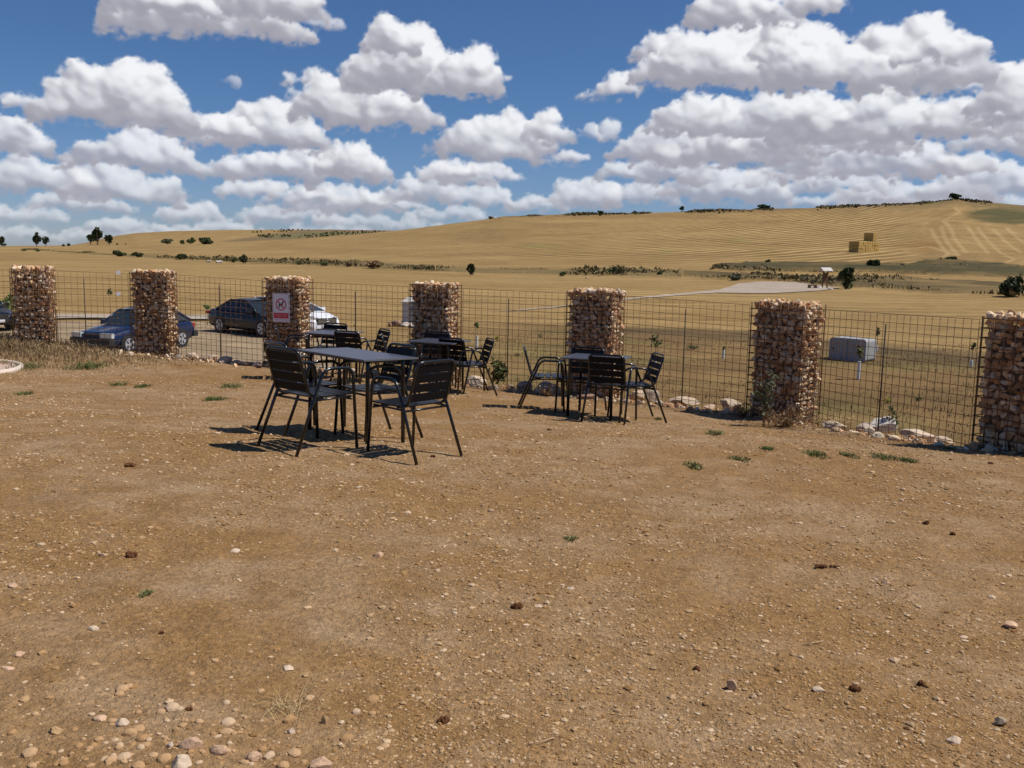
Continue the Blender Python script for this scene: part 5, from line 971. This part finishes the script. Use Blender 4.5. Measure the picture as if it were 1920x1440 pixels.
for k, (px, py, w, h, l) in enumerate(((1405, 496, 22, 8, 'cluster-like pale boulder in the scrub above the track'), (1435, 501, 8, 5, 'white boulder at the foot of the small round bush'), (1537, 541, 12, 5, 'pale stone right of the low brown block'), (1556, 543, 14, 4, 'pale stone between the board and the big bush'), (684, 497, 8, 6, 'pale stone in the hedge line left of centre'), (410, 493, 14, 6, 'grey stone heap in the hedge line above the black saloon'), (392, 492, 12, 5, 'small grey stone heap farther left in the hedge line'), (1748, 502, 8, 3, 'pale stone on the dark slope at the right'), (1100, 522, 6, 4, 'small pale stone in the hedge right of centre'))):
    p = pix2ter(px, py); sx = w * p[1] / F / 2; sz = h * p[1] / F / 2; v_ = rock_v(np.random.default_rng(k + 77), 1, 1, 1, I2v, 12, .2); v_ = v_ / np.abs(v_).max(0) * [sx, sx * .7, sz]; o = np_mesh('field_boulder', v_, I2f, LIME, fcol=np.tile((.5, .46, .42), (len(I2f), 1))); o.location = (p[0], p[1], p[2] + sz * .6); tag(o, l, 'boulder', 'pale boulders in the field scrub')
HAY = mat('straw_bale', (.50, .34, .115), .95, spec=.1, var=.3, vscale=3.0, bump=.6, bscale=8, col2=(.38, .25, .09))
def bale(parentless, loc, rz, size, label, group):
    x, y, z = size; b = MB(); import itertools
    n_ = 6; jit = random.Random(int(loc[0] * 100 + loc[2] * 10)); bev = .06
    vs = []
    for sx in (-1, 1):
        for sy in (-1, 1):
            for sz in (-1, 1): vs += [(sx * (x / 2 - bev), sy * (y / 2 - bev), sz * z / 2), (sx * x / 2, sy * (y / 2 - bev), sz * (z / 2 - bev)), (sx * (x / 2 - bev), sy * y / 2, sz * (z / 2 - bev))]
    import bmesh
    bm = bmesh.new(); [bm.verts.new(v) for v in vs]; bmesh.ops.convex_hull(bm, input=bm.verts); me = bpy.data.meshes.new('straw_bale'); bm.to_mesh(me); bm.free(); me.materials.append(HAY)
    o = bpy.data.objects.new('straw_bale', me); COL.objects.link(o); o.location = loc; o.rotation_euler.z = rz; return tag(o, label, 'straw bale', group)
p = pix2ter(1600, 473); s_ = p[1] / F; print('bales', p); az_ = math.atan2(p[0], p[1]); hb = 20 * s_ / 3; wb_ = 21 * s_
d_ = np.array([math.sin(az_ + .55), math.cos(az_ + .55)]); rz = face(*d_)
for k in range(9):
    for lv in range(3):
        q = np.array(p[:2]) + d_ * (k * 1.28 + .6); zz = float(tz(p[0], p[1]))
        bale(None, (q[0], q[1], zz + hb * (lv + .5)), rz + random.uniform(-.03, .03), (wb_ * random.uniform(.90, 1), 1.20, hb * .97), 'straw bale in the %s layer of the lower stack, %s from its shaded end' % (('bottom', 'middle', 'top')[lv], ('nearest', 'second', 'third', 'fourth', 'fifth', 'sixth', 'seventh', 'eighth', 'farthest')[k]), 'bales of the lower stack')
p = pix2ter(1628, 452); s_ = p[1] / F; hb = 15 * s_ / 2; wb_ = 19 * s_
for k in range(2):
    for lv in range(2):
        q = np.array(p[:2]) + d_ * (k * 1.28 + .6); bale(None, (q[0], q[1], p[2] + hb * (lv + .5)), rz, (wb_, 1.22, hb * .98), '%s straw bale of the smaller stack higher on the hill, %s layer' % (('front', 'rear')[k], ('lower', 'upper')[lv]), 'bales of the upper stack')
